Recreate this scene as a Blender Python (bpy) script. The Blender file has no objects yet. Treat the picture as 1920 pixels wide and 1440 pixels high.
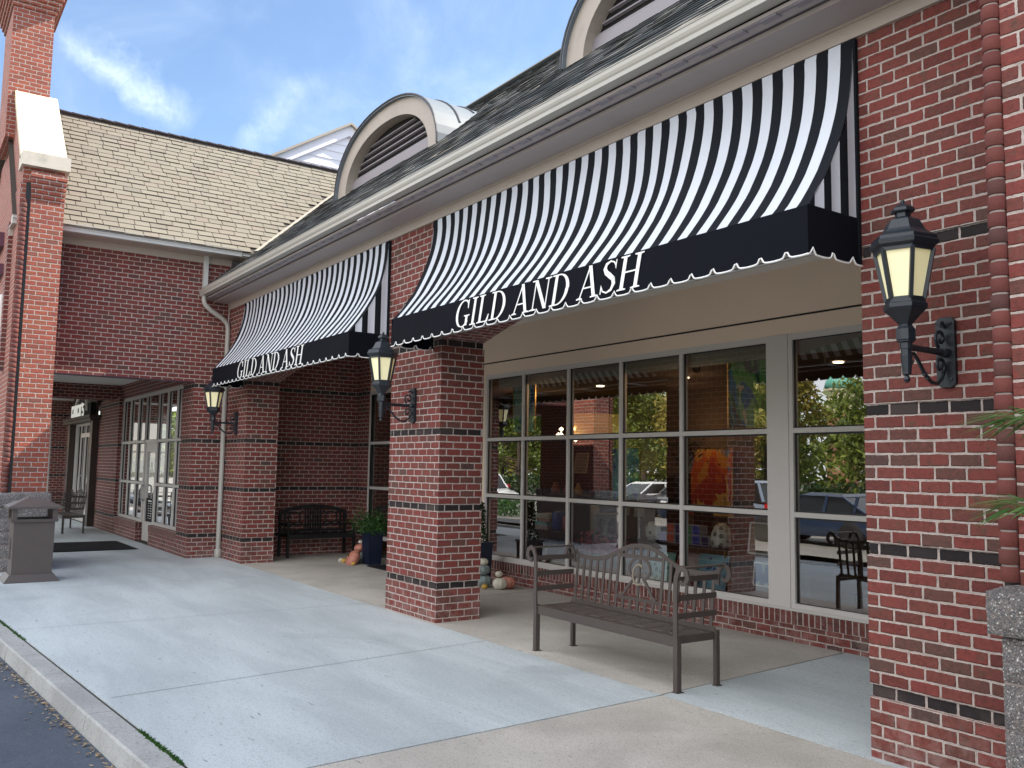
import bpy, math, random
from mathutils import Vector, Matrix, noise as mnoise
R = math.radians
PI = math.pi
scene = bpy.context.scene
col = scene.collection
random.seed(7)

# ------------------------------------------------------------------ camera
cd = bpy.data.cameras.new('camera'); cam = bpy.data.objects.new('camera', cd); col.objects.link(cam)
cd.sensor_width = 36.0; cd.lens = 36.0 * 1663.7 / 1920.0
cd.clip_start = 0.05; cd.clip_end = 2000
YAW, PITCH, ROLL = 0.9637, 0.0933, 0.0154
_f = Vector((-math.sin(YAW) * math.cos(PITCH), math.cos(YAW) * math.cos(PITCH), math.sin(PITCH)))
_r = Vector((math.cos(YAW), math.sin(YAW), 0)); _u = _r.cross(_f)
_r2 = math.cos(ROLL) * _r + math.sin(ROLL) * _u; _u2 = -math.sin(ROLL) * _r + math.cos(ROLL) * _u
cam.matrix_world = Matrix(((_r2.x, _u2.x, -_f.x, 9.2693), (_r2.y, _u2.y, -_f.y, -5.3898), (_r2.z, _u2.z, -_f.z, 1.8485), (0, 0, 0, 1)))
scene.camera = cam

# ------------------------------------------------------------------ sun, sky, exposure
SUN = Vector((0.155, 0.66, 0.72)).normalized()          # direction towards the sun
sl = bpy.data.lights.new('sun', 'SUN'); sl.energy = 5.0; sl.angle = R(0.53); sl.color = (1.0, 0.93, 0.82)
so = bpy.data.objects.new('sun', sl); col.objects.link(so); so.location = (20, 60, 60)
so.rotation_euler = SUN.to_track_quat('Z', 'Y').to_euler()
w = bpy.data.worlds.new('World'); scene.world = w; w.use_nodes = True
nt = w.node_tree; nt.nodes.clear()
def WN(t, **k):
    n = nt.nodes.new(t)
    for a, b in k.items(): setattr(n, a, b)
    return n
wl = nt.links.new
sky = WN('ShaderNodeTexSky', sky_type='NISHITA', sun_disc=False)
sky.sun_elevation = math.asin(SUN.z); sky.sun_rotation = math.atan2(SUN.x, SUN.y)
sky.air_density = 1.0; sky.dust_density = 0.3; sky.ozone_density = 2.0
bg = WN('ShaderNodeBackground'); bg.inputs[1].default_value = 0.10
wo = WN('ShaderNodeOutputWorld')
tc = WN('ShaderNodeTexCoord')
def cam_dir(u, v):
    d = _r2 * ((u - 960) / 1663.7) - _u2 * ((v - 720) / 1663.7) + _f
    return d.normalized()
def wmath(op, a, b=None, c=None, clamp=False):
    n = WN('ShaderNodeMath', operation=op); n.use_clamp = clamp
    for i, x in enumerate((a, b, c)):
        if x is None: continue
        if isinstance(x, (int, float)): n.inputs[i].default_value = x
        else: wl(x, n.inputs[i])
    return n.outputs[0]
def wnoise(scale, detail, rough, rot=(0, 0, 0), sc=(1, 1, 1), dist=0.0):
    m = WN('ShaderNodeMapping'); m.inputs['Rotation'].default_value = rot; m.inputs['Scale'].default_value = sc
    wl(tc.outputs['Generated'], m.inputs[0])
    n = WN('ShaderNodeTexNoise'); n.inputs['Scale'].default_value = scale; n.inputs['Detail'].default_value = detail
    n.inputs['Roughness'].default_value = rough; n.inputs['Distortion'].default_value = dist
    wl(m.outputs[0], n.inputs['Vector']); return n.outputs['Fac']
def dotc(vec):
    n = WN('ShaderNodeVectorMath', operation='DOT_PRODUCT'); n.inputs[1].default_value = vec
    wl(tc.outputs['Generated'], n.inputs[0]); return n.outputs['Value']
def streak(p0, p1, width, amp):
    a, b = cam_dir(*p0), cam_dir(*p1); mid = (a + b).normalized()
    e = (b - a); L = e.length; e.normalize(); n = mid.cross(e).normalized()
    warp = wmath('MULTIPLY', wmath('SUBTRACT', wnoise(7, 6, .65), .5), width * 5)
    t = wmath('SUBTRACT', dotc(e), float(mid.dot(e)))
    p = wmath('ADD', wmath('SUBTRACT', dotc(n), float(mid.dot(n))), warp)
    # taper: wider at the start, dense at the end
    tn = wmath('DIVIDE', t, L * .62)
    al = wmath('SUBTRACT', 1.0, wmath('POWER', wmath('ABSOLUTE', tn), 3.0), clamp=True)
    pn = wmath('DIVIDE', wmath('ABSOLUTE', p), width)
    ac = wmath('SUBTRACT', 1.0, pn, clamp=True)
    wisp = wmath('MULTIPLY_ADD', wnoise(16, 6, .68, (0, 0, 0), (1, 1, 1), .8), 2.6, -.62, clamp=True)
    m = wmath('MULTIPLY', wmath('MULTIPLY', al, wmath('POWER', ac, 1.3)), wisp)
    return wmath('MULTIPLY', m, amp)
thin = wmath('MULTIPLY', wmath('POWER', wmath('MULTIPLY_ADD', wnoise(2.6, 8, .62, (R(20), R(35), R(10)), (1, 2.2, 2.8), .6), 3.0, -1.25, clamp=True), 1.8), .22)
cl = wmath('ADD', thin, streak((120, 60), (338, 225), .026, .62))
cl = wmath('ADD', cl, streak((480, 290), (575, 150), .022, .30))
cl = wmath('ADD', cl, streak((455, 150), (900, 190), .03, .12))
cl = wmath('ADD', cl, streak((640, 330), (1000, 80), .06, .14), clamp=True)
mx = WN('ShaderNodeMix', data_type='RGBA')
# added bright cloud behind the viewer, out of view, lifts light in the shade
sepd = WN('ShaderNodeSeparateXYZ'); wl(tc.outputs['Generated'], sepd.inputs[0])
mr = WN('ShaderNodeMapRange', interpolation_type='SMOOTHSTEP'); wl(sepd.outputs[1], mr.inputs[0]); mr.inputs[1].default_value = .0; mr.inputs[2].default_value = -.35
fill_bank = wmath('MULTIPLY', mr.outputs[0], wmath('MULTIPLY_ADD', wnoise(1.8, 6, .6), .9, .45, clamp=True))
wl(cl, mx.inputs[0]); wl(sky.outputs[0], mx.inputs[6]); mx.inputs[7].default_value = (6.0, 6.7, 7.6, 1)
mx2 = WN('ShaderNodeMix', data_type='RGBA'); wl(fill_bank, mx2.inputs[0]); wl(mx.outputs[2], mx2.inputs[6]); mx2.inputs[7].default_value = (11.0, 11.2, 11.7, 1)
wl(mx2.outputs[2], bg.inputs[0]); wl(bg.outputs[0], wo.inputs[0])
scene.view_settings.view_transform = 'Standard'; scene.view_settings.look = 'None'
scene.view_settings.gamma = 1; scene.view_settings.exposure = 1.28
scene.cycles.max_bounces = 10; scene.cycles.transparent_max_bounces = 16
scene.cycles.diffuse_bounces = 4; scene.cycles.sample_clamp_indirect = 6

# ------------------------------------------------------------------ material helpers
def new_mat(name):
    m = bpy.data.materials.new(name); m.use_nodes = True; m.node_tree.nodes.clear(); return m
class G:
    """small node-graph writer"""
    def __init__(s, m): s.t = m.node_tree
    def n(s, t, **k):
        x = s.t.nodes.new(t)
        for a, b in k.items(): setattr(x, a, b)
        return x
    def l(s, a, b): s.t.links.new(a, b)
    def put(s, sock, v):
        if v is None: return
        if hasattr(v, 'is_linked') or isinstance(v, bpy.types.NodeSocket): s.l(v, sock)
        else: sock.default_value = v
    def m(s, op, a, b=None, c=None, clamp=False):
        n = s.n('ShaderNodeMath', operation=op); n.use_clamp = clamp
        for i, x in enumerate((a, b, c)): s.put(n.inputs[i], x)
        return n.outputs[0]
    def vec(s, x, y, z=0.0):
        n = s.n('ShaderNodeCombineXYZ')
        for i, v in enumerate((x, y, z)): s.put(n.inputs[i], v)
        return n.outputs[0]
    def noise(s, v, scale, detail=3, rough=.55, dist=0.0):
        n = s.n('ShaderNodeTexNoise'); s.put(n.inputs['Vector'], v)
        n.inputs['Scale'].default_value = scale; n.inputs['Detail'].default_value = detail
        n.inputs['Roughness'].default_value = rough; n.inputs['Distortion'].default_value = dist
        return n.outputs['Fac']
    def white(s, v):
        n = s.n('ShaderNodeTexWhiteNoise'); s.put(n.inputs['Vector'], v); return n
    def mix(s, f, a, b, blend='MIX'):
        n = s.n('ShaderNodeMix', data_type='RGBA', blend_type=blend)
        s.put(n.inputs[0], f); s.put(n.inputs[6], c4(a)); s.put(n.inputs[7], c4(b)); return n.outputs[2]
    def ramp(s, f, stops, interp='LINEAR'):
        n = s.n('ShaderNodeValToRGB'); s.put(n.inputs[0], f); e = n.color_ramp.elements; n.color_ramp.interpolation = interp
        while len(e) < len(stops): e.new(.5)
        for i, (p, c) in enumerate(stops): e[i].position = p; e[i].color = c4(c)
        return n.outputs[0]
    def sstep(s, x, a, b):
        n = s.n('ShaderNodeMapRange', interpolation_type='SMOOTHSTEP'); s.put(n.inputs[0], x)
        n.inputs[1].default_value = a; n.inputs[2].default_value = b; return n.outputs[0]
    def obj(s): return s.n('ShaderNodeTexCoord').outputs['Object']
    def pos(s): return s.n('ShaderNodeNewGeometry').outputs['Position']
    def uv(s): return s.n('ShaderNodeTexCoord').outputs['UV']
    def bump(s, h, strength=1.0, dist=.005):
        n = s.n('ShaderNodeBump'); n.inputs['Strength'].default_value = strength; n.inputs['Distance'].default_value = dist
        s.put(n.inputs['Height'], h); return n.outputs[0]
    def out(s, color, rough=.6, normal=None, metal=0.0, spec=.5, **kw):
        p = s.n('ShaderNodeBsdfPrincipled'); s.put(p.inputs['Base Color'], c4(color)); s.put(p.inputs['Roughness'], rough)
        s.put(p.inputs['Metallic'], metal); s.put(p.inputs['Specular IOR Level'], spec)
        for k, v in kw.items(): s.put(p.inputs[k.replace('_', ' ')], v)
        if normal is not None: s.l(normal, p.inputs['Normal'])
        o = s.n('ShaderNodeOutputMaterial'); s.l(p.outputs[0], o.inputs[0]); return p
def c4(c):
    if isinstance(c, (tuple, list)) and len(c) == 3: return (*c, 1.0)
    return c

CR = 0.0836; BL = 0.203          # brick course and brick module
def brick_mat(name, bl=BL, bh=CR, v0=.6 * CR, off=.5, bands=True, rough_face=1.0, dark=.10, jt=.0066, tone=1.0, warm=0.0):
    m = new_mat(name); g = G(m); uv = g.uv()
    sp = g.n('ShaderNodeSeparateXYZ'); g.l(uv, sp.inputs[0]); u, v = sp.outputs[0], sp.outputs[1]
    # ragged arrises
    n1 = g.m('SUBTRACT', g.noise(uv, 42, 4, .65), .5); n2 = g.m('SUBTRACT', g.noise(g.vec(g.m('ADD', u, 31.7), v), 55, 4, .65), .5)
    n3 = g.m('SUBTRACT', g.noise(uv, 9, 3, .6), .5)
    vv = g.m('DIVIDE', g.m('SUBTRACT', g.m('ADD', v, g.m('MULTIPLY', n3, .011)), v0), bh); row = g.m('FLOOR', vv); fy = g.m('SUBTRACT', vv, row)
    roww = g.white(g.vec(row, 3.1)).outputs[0]
    uu = g.m('ADD', g.m('DIVIDE', u, bl), g.m('ADD', g.m('MULTIPLY', g.m('MODULO', g.m('ABSOLUTE', row), 2.0), off), g.m('MULTIPLY', roww, .05)))
    colm = g.m('FLOOR', uu); fx = g.m('SUBTRACT', uu, colm)
    cell = g.vec(colm, row, 0.5)
    wn = g.white(cell); r1 = wn.outputs[0]
    wn2 = g.white(g.vec(colm, row, 9.5)); r2 = wn2.outputs[0]
    dx = g.m('MULTIPLY', g.m('SUBTRACT', .5, g.m('ABSOLUTE', g.m('SUBTRACT', fx, .5))), bl)
    dy = g.m('MULTIPLY', g.m('SUBTRACT', .5, g.m('ABSOLUTE', g.m('SUBTRACT', fy, .5))), bh)
    # rounded corner distance
    ax = g.m('MAXIMUM', g.m('SUBTRACT', .012, dx), 0); ay = g.m('MAXIMUM', g.m('SUBTRACT', .012, dy), 0)
    d = g.m('SUBTRACT', .012, g.m('SQRT', g.m('ADD', g.m('MULTIPLY', ax, ax), g.m('MULTIPLY', ay, ay))))
    d = g.m('ADD', d, g.m('ADD', g.m('MULTIPLY', n1, .012), g.m('MULTIPLY', g.m('SUBTRACT', r2, .5), .0036)))
    mask = g.sstep(d, jt - .0007, jt + .0009)
    hmask = g.sstep(d, jt - .002, jt + .006)
    T = tone * 1.25
    base = g.ramp(r1, [(0, (.105 * T, .029 * T, .024 * T)), (.25, (.175 * T, .039 * T, .032 * T)), (.60, (.155 * T, .043 * T, .034 * T)), (.88, (.12 * T, .038 * T, .030 * T)), (.985, (.095 * T, .048 * T, .038 * T)), (1.0, (.055 * T, .036 * T, .034 * T))], 'LINEAR')
    # kiln marks: darker grey-brown patches inside a brick
    pn = g.noise(g.vec(g.m('ADD', u, g.m('MULTIPLY', r2, 7.0)), v), 13, 2, .5)
    pm = g.m('MULTIPLY', g.sstep(pn, .52, .66), g.sstep(r2, .45, .75))
    base = g.mix(g.m('MULTIPLY', pm, .8), base, (.095 * T, .050 * T, .036 * T))
    pn2 = g.noise(g.vec(u, g.m('ADD', v, g.m('MULTIPLY', r1, 5.0))), 30, 4, .7); base = g.mix(g.m('MULTIPLY', g.sstep(pn2, .50, .70), .55), base, (.060, .026, .022)); base = g.mix(g.m('MULTIPLY', g.sstep(pn2, .48, .30), .35), base, (.30, .085, .065))
    fine = g.noise(uv, 160, 4, .7)
    base = g.mix(g.sstep(fine, .35, .75), g.mix(.22, base, (0.02, .008, .008)), base)
    if bands:
        b = None
        for rr in (4, 15, 26, 39):
            e = g.m('COMPARE', row, float(rr), .2); b = e if b is None else g.m('ADD', b, e)
        bandc = g.ramp(r2, [(0, (.017, .013, .014)), (.7, (.028, .021, .021)), (1, (.050, .037, .034))])
        base = g.mix(b, base, bandc)
    if warm: base = g.mix(warm, base, g.mix(r2, (.36, .095, .045), (.24, .07, .045)))
    # mortar with a tooled line
    mn = g.noise(uv, 90, 4, .7)
    mort = g.mix(g.sstep(g.noise(uv, 14, 4, .7), .3, .7), g.mix(mn, (.26, .205, .18), (.42, .34, .305)), (.51, .435, .395))
    line = g.m('MULTIPLY', g.sstep(d, .0018, .0005), .35)
    mort = g.mix(line, mort, (.16, .13, .125))
    bloom = g.m('MULTIPLY', g.m('MULTIPLY', g.sstep(v, .55, .0), g.sstep(g.noise(uv, 6, 5, .7), .42, .62)), .28)
    base = g.mix(bloom, base, (.42, .31, .28))
    c = g.mix(mask, mort, base)
    h = g.m('ADD', g.m('MULTIPLY', hmask, .9), g.m('ADD', g.m('MULTIPLY', fine, .16 * rough_face), g.m('MULTIPLY', g.m('MULTIPLY', g.noise(uv, 22, 3, .6), hmask), .45 * rough_face)))
    h = g.m('ADD', h, g.m('MULTIPLY', g.m('MULTIPLY', r2, hmask), .35 * rough_face))
    g.out(c, g.m('MULTIPLY_ADD', fine, .2, .68), g.bump(h, 1.0, .0055), spec=.3)
    return m
M = {}
M['brick'] = brick_mat('brick')
M['brick_plain'] = brick_mat('brick_plain', bands=False)
M['brick_sunlit'] = brick_mat('brick_sun_toned', bands=False, rough_face=2.6, tone=1.7, warm=.55)  # brighter and warmer than the other brick: orange sunlight put into its colour
M['rowlock'] = brick_mat('brick_rowlock', bl=.075, bh=.15, v0=.185, off=0, bands=False, dark=.2, tone=.8)
M['rowlock_wing'] = brick_mat('brick_rowlock_wing', bl=.075, bh=.15, v0=.285, off=0, bands=False, dark=.2, tone=.8)

def paint(name, c, rough=.45, nscale=3.0, var=.08, bump=.0, metal=0.0, spec=.5, dirt=None):
    m = new_mat(name); g = G(m); o = g.pos()
    n = g.noise(o, nscale, 4, .6)
    cc = g.mix(n, tuple(x * (1 - var) for x in c), tuple(min(1, x * (1 + var)) for x in c))
    if dirt:
        dn = g.sstep(g.noise(g.obj(), 1.7, 6, .7), .5, .72)
        cc = g.mix(g.m('MULTIPLY', dn, dirt), cc, (.08, .065, .05))
    nb = g.bump(g.noise(o, 140, 3, .6), 1.0, bump) if bump else None
    g.out(cc, g.m('MULTIPLY_ADD', n, .12, rough - .06), nb, metal, spec); return m
M['trim'] = paint('taupe_trim_paint', (.41, .355, .305), .5, 2, .05, .0004, dirt=.10)
M['soffit'] = paint('soffit_panel', (.37, .325, .315), .6, 2, .04, .0003, dirt=.08)
M['gutter'] = paint('gutter_aluminium', (.38, .365, .325), .38, 2, .05, .0002, dirt=.10)
M['gutter_wing'] = paint('gutter_aluminium_pale', (.50, .49, .46), .35, 2, .05, .0002)
M['stucco'] = paint('beige_bulkhead_board', (.72, .58, .44), .8, 1.2, .06, .0006)
M['ceiling'] = paint('arcade_ceiling', (.75, .72, .67), .8, 1.5, .05)
M['frame'] = paint('window_frame_aluminium', (.53, .50, .465), .4, 4, .04)
M['gasket'] = paint('black_gasket', (.012, .012, .012), .5)
M['bronze'] = paint('bronze_powder_coat', (.060, .046, .040), .5, 9, .12, .0004, dirt=.35)
M['iron'] = paint('black_cast_iron', (.012, .017, .024), .38, 20, .3, .0006)
M['blackmetal'] = paint('dark_bench_metal', (.004, .005, .006), .5, 20, .3)
M['limestone'] = paint('cast_stone', (.55, .50, .42), .8, 6, .10, .0015, dirt=.3)
M['copper'] = paint('coated_standing_seam', (.12, .145, .17), .6, 2, .08, metal=.0)
M['dormer'] = paint('dormer_trim', (.36, .315, .27), .55, 3, .10, .0004, dirt=.25)
M['dormer_dark'] = paint('dormer_louvre', (.24, .22, .24), .5, 3, .08)
M['siding'] = paint('white_siding', (.70, .70, .76), .5, 2, .03)
M['maroon'] = paint('maroon_metal', (.10, .030, .055), .5)
M['navy'] = paint('navy_planter', (.008, .014, .035), .35, 5, .2)
M['rubber'] = paint('black_rubber', (.008, .008, .009), .75, 40, .3, .002)
M['darkwood'] = paint('dark_stained_wood', (.035, .020, .013), .45, 6, .3, .0006)
M['black'] = paint('black_void', (.002, .002, .002), .9)
M['white'] = paint('white_vinyl', (.82, .82, .80), .5, 4, .02)
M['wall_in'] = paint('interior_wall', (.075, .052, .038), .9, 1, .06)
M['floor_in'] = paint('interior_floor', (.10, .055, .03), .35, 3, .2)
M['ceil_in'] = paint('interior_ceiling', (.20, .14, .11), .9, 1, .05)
M['steel'] = paint('brushed_steel', (.5, .5, .5), .3, 20, .1, metal=.9)
M['brass'] = paint('brass', (.75, .52, .2), .25, 20, .05, metal=.9)
def simple(name, c, rough=.5, metal=0.0, var=.08, sc=8):
    if name not in M: M[name] = paint(name, c, rough, sc, var, metal=metal)
    return M[name]
def emis(name, c, s, base=(.8, .8, .8)):
    m = new_mat(name); g = G(m); g.out(base, .5, Emission_Color=c4(c), Emission_Strength=s); M[name] = m; return m
emis('bulb', (1.0, .76, .42), 5); emis('downlight', (1.0, .78, .5), 3)
def lampglass():
    m = new_mat('frosted_lantern_glass'); g = G(m)
    sp = g.n('ShaderNodeSeparateXYZ'); g.l(g.obj(), sp.inputs[0])
    c = g.mix(g.noise(g.obj(), 5, 3, .5), (.78, .73, .47), (.86, .82, .58))
    g.out(c, .25, Emission_Color=(.95, .80, .36, 1), Emission_Strength=.10); return m
M['lampglass'] = lampglass()
def glass():
    m = new_mat('window_glass'); g = G(m)
    fr = g.n('ShaderNodeFresnel'); fr.inputs[0].default_value = 1.52
    nb = g.bump(g.noise(g.obj(), 1.1, 2, .5), .3, .004)
    g.l(nb, fr.inputs['Normal'])
    f = g.m('MULTIPLY_ADD', fr.outputs[0], 2.6, .20, clamp=True)
    tr = g.n('ShaderNodeBsdfTransparent'); tr.inputs[0].default_value = (.80, .82, .81, 1)
    gl = g.n('ShaderNodeBsdfGlossy'); gl.inputs['Roughness'].default_value = 0.0; g.l(nb, gl.inputs['Normal'])
    mx = g.n('ShaderNodeMixShader'); g.l(f, mx.inputs[0]); g.l(tr.outputs[0], mx.inputs[1]); g.l(gl.outputs[0], mx.inputs[2])
    o = g.n('ShaderNodeOutputMaterial'); g.l(mx.outputs[0], o.inputs[0]); return m
M['glass'] = glass()
def fabric(name, c, rough=.85, trans=.0):
    m = new_mat(name); g = G(m); o = g.pos()
    weave = g.noise(o, 420, 2, .5); big = g.noise(o, 2.2, 4, .55)
    cc = g.mix(big, tuple(x * .88 for x in c), tuple(min(1, x * 1.08) for x in c))
    h = g.m('ADD', g.m('MULTIPLY', weave, .2), g.m('MULTIPLY', g.noise(o, 3.5, 3, .5), 3.0))
    p = g.out(cc, rough, g.bump(h, .6, .003), spec=.12)
    return m
M['canvas_white'] = fabric('white_canvas', (.60, .63, .69)); M['canvas_black'] = fabric('black_canvas', (.011, .013, .017))
M['canvas_valance'] = fabric('black_valance_canvas', (.004, .005, .009))
def shingle_mat(name, stops, gran=.3, rough=.9):
    m = new_mat(name); g = G(m); uv = g.uv(); sp = g.n('ShaderNodeSeparateXYZ'); g.l(uv, sp.inputs[0])
    c = g.ramp(sp.outputs[0], stops)
    n = g.noise(g.pos(), 130, 3, .7); n2 = g.noise(g.pos(), 3, 4, .6)
    c = g.mix(g.m('MULTIPLY', g.sstep(n, .35, .7), gran), c, tuple(x * .45 for x in stops[0][1]))
    c = g.mix(g.m('MULTIPLY', n2, .25), c, tuple(x * .6 for x in stops[0][1]))
    g.out(c, rough, g.bump(n, .6, .003), spec=.3); return m
M['shingle_tan'] = shingle_mat('tan_shingle', [(0, (.175, .158, .128)), (.4, (.20, .182, .146)), (.8, (.19, .171, .139)), (.93, (.195, .165, .135)), (1, (.155, .143, .12))], .15)
M['shingle_dark'] = shingle_mat('grey_shingle', [(0, (.018, .022, .022)), (.45, (.055, .066, .068)), (.8, (.16, .165, .16)), (.93, (.30, .27, .22)), (1, (.04, .045, .05))], .15)
M['shingle_edge'] = paint('shingle_shadow_gap', (.05, .042, .035), .9)
def concrete(name, c1, c2, speck=.12, streak=(1, 1, 1), stain=.3, bumpd=.002, spc=(.12, .11, .10)):
    m = new_mat(name); g = G(m); p = g.pos()
    mp = g.n('ShaderNodeMapping'); mp.inputs['Scale'].default_value = streak; g.l(p, mp.inputs[0])
    a = g.noise(mp.outputs[0], .9, 6, .62, .4); b = g.noise(p, 30, 5, .75); d = g.noise(p, 95, 3, .7)
    c = g.mix(g.sstep(a, .3, .7), c1, c2)
    c = g.mix(g.m('MULTIPLY', g.sstep(b, .48, .74), .55), c, tuple(x * .58 for x in c1))
    sc = g.n('ShaderNodeMapping'); sc.inputs['Scale'].default_value = (7, 34, 1); sc.inputs['Rotation'].default_value = (0, 0, .25); g.l(p, sc.inputs[0])
    sn = g.noise(sc.outputs[0], 1.0, 3, .6); c = g.mix(g.m('MULTIPLY', g.m('MULTIPLY', g.sstep(sn, .64, .72), g.sstep(a, .35, .55)), .85), c, (.13, .125, .12))
    c = g.mix(g.m('MULTIPLY', g.sstep(d, .52, .64), speck), c, spc)
    vo = g.n('ShaderNodeTexVoronoi'); vo.inputs['Scale'].default_value = 3.3; g.l(p, vo.inputs['Vector'])
    spot = g.m('SUBTRACT', 1.0, g.sstep(g.m('ADD', vo.outputs['Distance'], g.m('MULTIPLY', b, .05)), .045, .062))
    wn = g.white(vo.outputs['Position']); spot = g.m('MULTIPLY', spot, g.m('GREATER_THAN', wn.outputs[0], .72))
    c = g.mix(g.m('MULTIPLY', spot, .45), c, (.16, .15, .14))
    s = g.sstep(g.noise(p, .55, 5, .6, .8), .54, .75)
    c = g.mix(g.m('MULTIPLY', s, stain), c, tuple(x * .62 for x in c1))
    h = g.m('ADD', g.m('MULTIPLY', b, .7), g.m('ADD', g.m('MULTIPLY', d, .5), g.m('MULTIPLY', g.noise(mp.outputs[0], 9, 4, .6), .5)))
    g.out(c, .82, g.bump(h, .8, bumpd), spec=.35); return m
M['slab_blue'] = concrete('pale_broomed_concrete', (.40, .44, .452), (.535, .585, .592), .45, (.35, 1.6, 1), .4)
M['slab_tan'] = concrete('tan_exposed_concrete', (.40, .37, .325), (.53, .495, .445), .6, (1, 1, 1), .3, .003)
M['slab_wing'] = concrete('grey_arcade_concrete', (.36, .38, .38), (.50, .52, .52), .35, (1.5, .5, 1), .3)
M['kerb'] = concrete('kerb_concrete', (.30, .30, .29), (.44, .44, .42), .5, (1, 1, 1), .45)
M['joint'] = paint('expansion_joint', (.045, .04, .035), .9, 9, .4)
M['asphalt'] = concrete('asphalt', (.050, .064, .088), (.075, .093, .122), .5, (1, 1, 1), .3, .004, (.13, .14, .16))
M['lot'] = concrete('parking_asphalt_sunlit', (.20, .19, .175), (.27, .255, .23), .3, (1, 1, 1), .3, .004)  # paler than the road: sunlit look put into the colour for more bounce
M['line'] = paint('lot_paint', (.6, .6, .56), .7)
def rock():
    m = new_mat('rock_face_granite'); g = G(m); p = g.pos()
    v = g.n('ShaderNodeTexVoronoi'); v.inputs['Scale'].default_value = 150; g.l(p, v.inputs['Vector'])
    wn = g.white(v.outputs['Color'])
    c = g.ramp(v.outputs['Distance'], [(0, (.42, .39, .37)), (.35, (.20, .185, .18)), (1, (.06, .057, .057))])
    sp = g.n('ShaderNodeSeparateColor'); g.l(v.outputs['Color'], sp.inputs[0])
    c = g.mix(sp.outputs[0], c, g.ramp(sp.outputs[1], [(0, (.09, .09, .10)), (.4, (.24, .22, .21)), (.75, (.36, .28, .24)), (.9, (.8, .78, .75))], 'CONSTANT'))
    g.out(c, .65, g.bump(g.m('ADD', g.noise(p, 60, 5, .75), g.noise(p, 16, 4, .7)), 1.0, .02), spec=.5); return m
M['rock'] = rock(); M['mortar'] = paint('mortar', (.30, .25, .225), .9, 30, .2, .003)
def leaf(name, a, b, tl=.35):
    m = new_mat(name); g = G(m); sp = g.n('ShaderNodeSeparateXYZ'); g.l(g.uv(), sp.inputs[0])
    c = g.mix(sp.outputs[0], a, b)
    d = g.n('ShaderNodeBsdfPrincipled'); g.l(c, d.inputs['Base Color']); d.inputs['Roughness'].default_value = .5
    t = g.n('ShaderNodeBsdfTranslucent'); g.l(c, t.inputs[0])
    x = g.n('ShaderNodeMixShader'); x.inputs[0].default_value = tl; g.l(d.outputs[0], x.inputs[1]); g.l(t.outputs[0], x.inputs[2])
    o = g.n('ShaderNodeOutputMaterial'); g.l(x.outputs[0], o.inputs[0]); M[name] = m; return m
leaf('leaf_tree', (.06, .11, .02), (.28, .33, .06)); leaf('leaf_autumn', (.20, .17, .03), (.42, .34, .07)); leaf('leaf_dark', (.010, .028, .008), (.03, .07, .018))
leaf('leaf_fern', (.02, .07, .012), (.06, .16, .03)); leaf('leaf_palm', (.05, .13, .03), (.16, .30, .09)); leaf('leaf_red', (.09, .03, .012), (.16, .07, .02))
M['bark'] = paint('bark', (.07, .05, .037), .9, 20, .4, .01)

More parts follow.
